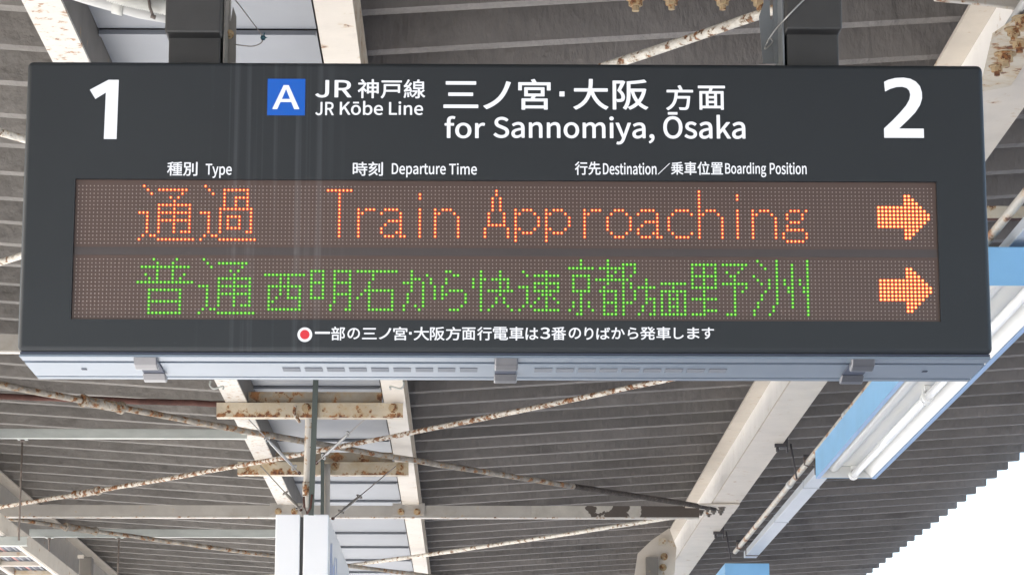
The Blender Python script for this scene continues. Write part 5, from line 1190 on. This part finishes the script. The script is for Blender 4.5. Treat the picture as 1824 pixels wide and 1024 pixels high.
def dots(cells, name, mats, r_out, r_in=None, label=None):
    m_ = MB()
    for (r, c) in sorted(set(cells)):
        x, z = dotpos(r, c)
        y = SY + 0.0085
        n = 8
        def disc(rad, yy, mi):
            vs = [m_.bm.verts.new((x + rad * math.cos(2 * math.pi * k / n), yy, z + rad * math.sin(2 * math.pi * k / n))) for k in range(n)]
            f = m_.bm.faces.new(vs)
            f.material_index = mi
            return vs
        base = disc(r_out * PX, y - 0.0006, 0)
        if r_in:
            disc(r_in * PX, y - 0.0012, 1)
        low = [m_.bm.verts.new((v.co.x, y + 0.0004, v.co.z)) for v in base]
        for k in range(n):
            m_.bm.faces.new((base[k], base[(k + 1) % n], low[(k + 1) % n], low[k]))
    o = m_.build(name, mats, sign, label=label)
    o['kind'] = 'stuff'
    return o


lit = set(ROW1) | set(ROW2) | set(ARROWS)
allc = [(r, c) for r in range(32) for c in range(224)]
dots([q for q in allc if q not in lit], 'unlit_dots', [M['led_off']], 0.17)
dots(ROW1, 'lit_dots', [M['amber_rim'], M['amber_core']], 0.42, 0.18, label='orange dots spelling the upper line')
dots(ROW2, 'lit_dots', [M['green_rim'], M['green_core']], 0.40, 0.22, label='green dots spelling the lower line')
dots(ARROWS, 'lit_dots', [M['amber_rim'], M['amber_core']], 0.48, 0.27, label='orange dots forming the two arrows')

# ------------------------------------------------------------------ hanger posts
def hanger_post(pxl, pxr, pys, side, label, group):
    y0 = SY + 0.07
    x0, x1 = at(pxl, 100, y=y0).x, at(pxr, 100, y=y0).x
    zs = at(pxl, pys, y=y0).z
    t = empty('hanger_post', ((x0 + x1) / 2, y0 + 0.08, zt_s), label, 'post', group)
    MB().box(x0, x1, y0, y0 + 0.15, zt_s + 0.0005, zs + 0.05).build('inner_post', M['post'], t, bevel=0.004)
    MB().box(x0 - 0.005, x1 + 0.004, y0 - 0.045, y0 + 0.155, zs, 1.6 + 2.75).build('sleeve', M['post'], t, bevel=0.005)
    if side > 0:      # plate on the right of the left post
        ya = y0 + 0.10
        MB().box(x1 + 0.006, x1 + 0.010, y0 + 0.01, y0 + 0.16, zt_s + 0.001, 1.6 + 2.7).build('side_plate', M['fin_warm'], t)
        xa, xb = x1 + 0.011, at(420, 60, y=ya).x
        pr_ = [at(404, 112, y=ya), at(420, 112, y=ya), at(421, 30, y=ya), at(415, 12, y=ya), at(411, 38, y=ya), at(409, 38, y=ya), at(409, -60, y=ya), at(404, -60, y=ya)]
        MB().prism([(q.x, ya, q.z) for q in pr_], (0, 0.004, 0)).build('gusset_fin', M['fin_warm'], t)
        MB().box(at(402, 60, y=ya - 0.01).x, at(404, 60, y=ya - 0.01).x, ya - 0.012, ya - 0.002, zt_s + 0.001, at(402, 30, y=ya).z).build('seam_strip', M['seam'], t)
        bolt(t, at(408, 62, y=ya - 0.001), 0.0085, 0.02, M['rust_nut'], 'y')
    else:
        ya = y0 + 0.12
        MB().box(x0 - 0.010, x0 - 0.006, y0 + 0.0, y0 + 0.16, zt_s + 0.001, 1.6 + 2.7).build('side_plate', M['fin'], t)
        P_ = [(1359, 113), (1352, 30), (1360, 6), (1360, -60), (1369, -60), (1372, 35), (1376, 36), (1380, -60), (1404, -60), (1404, 113)]
        MB().prism([at(a, b, y=ya) for a, b in P_], (0, 0.004, 0)).build('gusset_fin', M['fin'], t)
        MB().prism([at(a, b, y=ya - 0.02) for a, b in [(1380, 113), (1376, 70), (1384, -60), (1404, -60), (1404, 113)]], (0, 0.004, 0)).build('gusset_fin', M['fin'], t)
    return t


hanger_post(300, 392, 68, 1, 'left black hanger post with stepped sleeve rising from the sign', 'hanger posts of the sign')
hanger_post(1402, 1494, 62, -1, 'right black hanger post with a grey notched plate rising from the sign', 'hanger posts of the sign')


def wire(label, pts, r, m_, name='wire', cat='wire', y=None, group=None, n=8):
    """pts: (px, py, y) or world"""
    W = [at(a, b, y=c) for a, b, c in pts]
    # smooth (Catmull-Rom)
    S = []
    for i in range(len(W) - 1):
        p0, p1, p2, p3 = W[max(0, i - 1)], W[i], W[i + 1], W[min(len(W) - 1, i + 2)]
        for k in range(n):
            t_ = k / n
            S.append(0.5 * ((2 * p1) + (p2 - p0) * t_ + (2 * p0 - 5 * p1 + 4 * p2 - p3) * t_ ** 2 + (3 * p1 - p0 - 3 * p2 + p3) * t_ ** 3))
    S.append(W[-1])
    t = empty(name, W[0], label, cat, group)
    MB().tube(S, r, 6).build('strand', m_, t)
    return t


yp = SY + 0.16
t = wire('thin dark wire looping to a teal cable tie beside the left hanger post', [(411, -8, yp), (425, 8, yp), (448, 38, yp), (466, 63, yp), (468, 70, yp), (464, 78, yp), (448, 83, yp), (420, 80, yp)], 0.0014, M['wire'])
k = at(468.5, 68, y=yp - 0.004)
MB().tube([k + Vector((-0.005, 0, -0.003)), k, k + Vector((0.005, 0, 0.004))], [0.004, 0.0075, 0.004], 8).build('cable_tie', M['bluetie'], t)
MB().tube([k, k + Vector((0.004, 0, 0.013))], 0.0015, 5).tube([k, k + Vector((0.010, 0, 0.001))], 0.0012, 5).build('tie_tail', M['bluetie'], t)
t = wire('pale wire tied through the plate of the right hanger post', [(1440, -8, SY + 0.005), (1420, 12, SY + 0.005), (1400, 33, SY + 0.02), (1382, 53, SY + 0.06), (1370, 70, SY + 0.14), (1363, 86, SY + 0.15), (1366, 86, SY + 0.15), (1376, 75, SY + 0.15), (1372, 68, SY + 0.15)], 0.0022, M['galv_bright'])

# flexible conduit and smooth pipe left of the left post
yf = SY + 0.9
t = empty('flexible_conduit', at(500, 10, y=yf), 'ribbed flexible conduit and its coupling at the top left, ending at the post', 'conduit')
pts = [at(a, b, y=yf) for a, b in ((195, -12), (222, -4), (245, 1), (268, 6), (290, 11), (330, 19))]
S = []
for i in range(len(pts) - 1):
    for k in range(14):
        S.append(pts[i].lerp(pts[i + 1], k / 14))
m_ = MB()
m_.tube(S, [0.020 if (i % 2) else 0.025 for i in range(len(S))], 14)
m_.build('ribbed_hose', M['flex'], t)
yg = SY + 1.0
pts = [at(a, b, y=yg) for a, b in ((110, -20), (160, -4), (200, 7), (250, 20), (330, 34))]
t2 = empty('conduit', pts[2], 'smooth grey pipe below the ribbed conduit at the top left', 'pipe')
MB().tube(pts, 0.021, 14).build('pipe_run', M['pipe'], t2)
a, b = at(203, 8, y=yg), at(222, 13, y=yg)
MB().tube([a, b], 0.026, 14).build('coupling', M['flex'], t2)
a = at(511, 6, y=yf - 0.03)
MB().tube([at(264, -8, y=yf - 0.03), at(267, 14, y=yf - 0.03), at(273, 30, y=yf - 0.03)], 0.004, 6).tube([at(269, 29, y=yf - 0.03), at(277, 32, y=yf - 0.03)], 0.006, 6).build('saddle_hook', M['thread'], t)

# bolts hanging from the node plate above the view, and the pale bracket at the top right
yb_ = at(1240, 3, h=2.40).y
t = empty('bolt_plate', at(1240, -8, y=yb_), 'row of rusty bolts under a cream plate at the top edge', 'bolted plate')
a, b = at(1110, -3, y=yb_), at(1375, -3, y=yb_)
MB().box(a.x, b.x, yb_ - 0.22, yb_ + 0.017, a.z + 0.002, a.z + 0.012).build('plate', M['cream'], t)
for px, s in ((1132, 1.15), (1196, 1.0), (1287, 1.0), (1353, 1.05)):
    q = at(px, -3, y=yb_)
    bolt(t, (q.x, yb_, a.z + 0.001), 0.017 * s, 0.034 * s, M['rust_nut'], 'z')
yk = at(1780, 60, h=2.38).y
t = empty('node_bracket', at(1790, 90, y=yk), 'cream node bracket with clustered rusty bolts at the upper right corner of the view', 'bracket')
MB().prism([at(a, b, y=yk) for a, b in ((1660, -20), (1665, 0), (1712, 4), (1770, 10), (1815, 16), (1850, 22), (1850, -20))], (0, 0.02, 0)).build('cover_lip', M['cream_spotted'], t, bevel=0.003)
zf_ = ZB - 0.004
pz = [at(a, b_, h=HB - 0.001) for a, b_ in ((1768, 60), (1812, 30), (1850, 30), (1835, 95), (1800, 150), (1745, 160))]
MB().prism([(q.x, q.y, ZB - 0.0005) for q in pz], (0, 0, -0.008)).build('splice_plate', M['cream_rusty'], t)
for (px, py, sc_) in ((1791, 108, 1.15), (1776, 130, 0.85), (1806, 64, 0.95), (1822, 44, 1.1), (1816, 86, 1.0)):
    q = at(px, py, h=HB - 0.03)
    bolt(t, (q.x, q.y, ZB - 0.009), 0.020 * sc_, 0.036 * sc_, M['rust_nut'], 'z')

# ------------------------------------------------------------------ hanging white sign box, its pipes and the guy wires
yw = 14.28
zw = at(540, 915.5, y=yw).z
x0, x1, x2, x3 = at(490.5, 960, y=yw).x, at(534, 960, y=yw).x, at(540, 960, y=yw).x, at(584.5, 960, y=yw).x
t = empty('hanging_sign', ((x0 + x3) / 2, yw, zw), 'white two-sided box sign seen end-on at the bottom edge, hanging by a pipe', 'sign')
MB().box(x0, x1, yw, yw + 2.55, zw - 0.9, zw).build('sign_panel', M['signwhite'], t, bevel=0.005)
MB().box(x2, x3, yw, yw + 2.55, zw - 0.9, zw).build('sign_panel', M['signwhite'], t, bevel=0.005)
MB().box(x1 + 0.0005, x2 - 0.0005, yw + 0.012, yw + 2.5, zw - 0.9, zw - 0.012).build('gap_core', M['post'], t)
# blue print on the side facing the platform edge
for (ya, yb2, za, zb2) in ((0.25, 0.32, 0.30, 0.12), (0.38, 0.42, 0.34, 0.10), (0.5, 0.62, 0.26, 0.20), (0.5, 0.62, 0.40, 0.36), (0.7, 0.75, 0.42, 0.14), (0.85, 1.05, 0.3, 0.25), (0.92, 0.96, 0.45, 0.12), (1.2, 1.5, 0.34, 0.3)):
    MB().box(x3 + 0.0004, x3 + 0.0012, yw + ya, yw + yb2, zw - za, zw - zb2).build('side_print', M['signblue'], t)
def drop_pipe(px0, py0, px1, py1, y0, y1, r, m_, label, sq=False, name='hanger_pipe'):
    a, b = at(px0, py0, y=y0), at(px1, py1, y=y1)
    t = empty(name, a, label, 'pipe', 'hanger pipes of the white box')
    if sq:
        MB().bar(a, b, r * 2, r * 2, up=Vector((0, 1, 0))).build('shaft', m_, t)
    else:
        MB().tube([a.lerp(b, i / 12) for i in range(13)], r, 12).build('shaft', m_, t)
    return t
t = drop_pipe(550.5, 716, 545.5, 903, yw - 0.03, yw + 0.03, 0.018, M['cream_spotted'], 'white pipe with rusty foot, front hanger of the white box')
t.parent = None
t2 = drop_pipe(562.5, 676, 554, 917, yw - 0.08, yw - 0.04, 0.0135, M['green'], 'dark green square cable cover beside the front hanger pipe', sq=True)
drop_pipe(582.5, 826, 580.5, 993, 16.25, 16.3, 0.020, M['cream_grey'], 'grey rusty pipe, rear hanger of the white box')
drop_pipe(574.5, 806, 574, 993, 16.2, 16.25, 0.010, M['green'], 'thin dark cable cover beside the rear hanger pipe', sq=True)
# clevis at the foot of the front pipe
a = at(552, 890, y=yw)
t = empty('pipe_shackle', a, 'dark rusty shackle at the foot of the front hanger pipe', 'shackle')
MB().tube([at(541, 884, y=yw - .07), at(542, 902, y=yw - .07), at(547, 914, y=yw - .07), at(553, 904, y=yw - .11), at(556, 880, y=yw - .11)], 0.006, 8).build('bow', M['rust'], t)
MB().tube([at(545.6, 858, y=yw - .02), at(545.5, 882, y=yw - .02)], 0.0195, 10).build('rusted_collar', M['rod_rusty'], t)


def guy(label, p0, p1, f0, f1, y0, y1, bright=True):
    a, b = at(*p0, y=y0), at(*p1, y=y1)
    t = empty('guy_wire', a, label, 'guy wire', 'guy wires steadying the white box')
    q0, q1 = a.lerp(b, f0), a.lerp(b, f1)
    MB().tube([a, q0], 0.0032, 6).build('strand', M['wire'], t)
    MB().tube([q1, b], 0.0032, 6).build('strand', M['wire'], t)
    d = (q1 - q0).normalized()
    L_ = (q1 - q0).length
    m_ = MB()
    m_.tube([q0, q0 + d * L_ * .1, q0 + d * L_ * .12, q1 - d * L_ * .12, q1 - d * L_ * .1, q1], [.005, .005, .008, .008, .005, .005], 8)
    m_.build('turnbuckle', M['galv_bright'] if bright else M['wire'], t)
    for q in (q0, q1):
        u = Vector((0, 1, 0)).cross(d).normalized()
        MB().tube([q + (d * math.cos(k) + u * math.sin(k)) * 0.016 for k in [i * math.pi / 5 for i in range(10)]] + [q + d * 0.016], 0.004, 6, cap=False).build('eye', M['galv_bright'] if bright else M['wire'], t)
    MB().tube([b + (d * math.cos(k) + Vector((0, 1, 0)).cross(d) * math.sin(k)) * 0.014 for k in [i * math.pi / 5 for i in range(10)]] + [b + d * 0.014], 0.004, 6, cap=False).build('shackle', M['rust'], t)
    return t


guy('guy wire from the upper left beam, with a bright turnbuckle left of the hanger pipe', (393, 694), (533, 842), 0.58, 0.93, 14.15, 15.2)
guy('guy wire with a bright turnbuckle crossing right of the hanger pipe', (710, 692), (564, 824), 0.60, 0.91, 14.15, 15.2)
guy('thin guy wire from the left beam down to the white box top', (464, 829), (536, 908), 0.64, 0.95, 16.1, 14.6, False)
guy('thin guy wire from the right beam down to the rear of the white box', (705, 830), (593, 923), 0.60, 0.88, 16.1, 14.9, False)
# little hook straps on the gutter beams
for px, lab in ((385, 'bent steel hook under the left gutter beam'), (708, 'bent steel hook under the right gutter beam')):
    s = 1 if px < 500 else -1
    wire(lab, [(px - 10 * s, 678, 13.6), (px - 11 * s, 686, 13.6), (px - 4 * s, 692, 13.6), (px + 12 * s, 688, 13.6), (px + 12 * s, 694, 13.6)], 0.005, M['galv'], name='beam_hook', cat='hook', group='hooks under the gutter beams')
wire('rusty shackle dangling below the first tie plate', [(526, 722, 14.2), (524, 735, 14.2), (529, 746, 14.2), (534, 752, 14.2), (530, 744, 14.2)], 0.008, M['rod_rusty'], name='loose_shackle', cat='shackle')
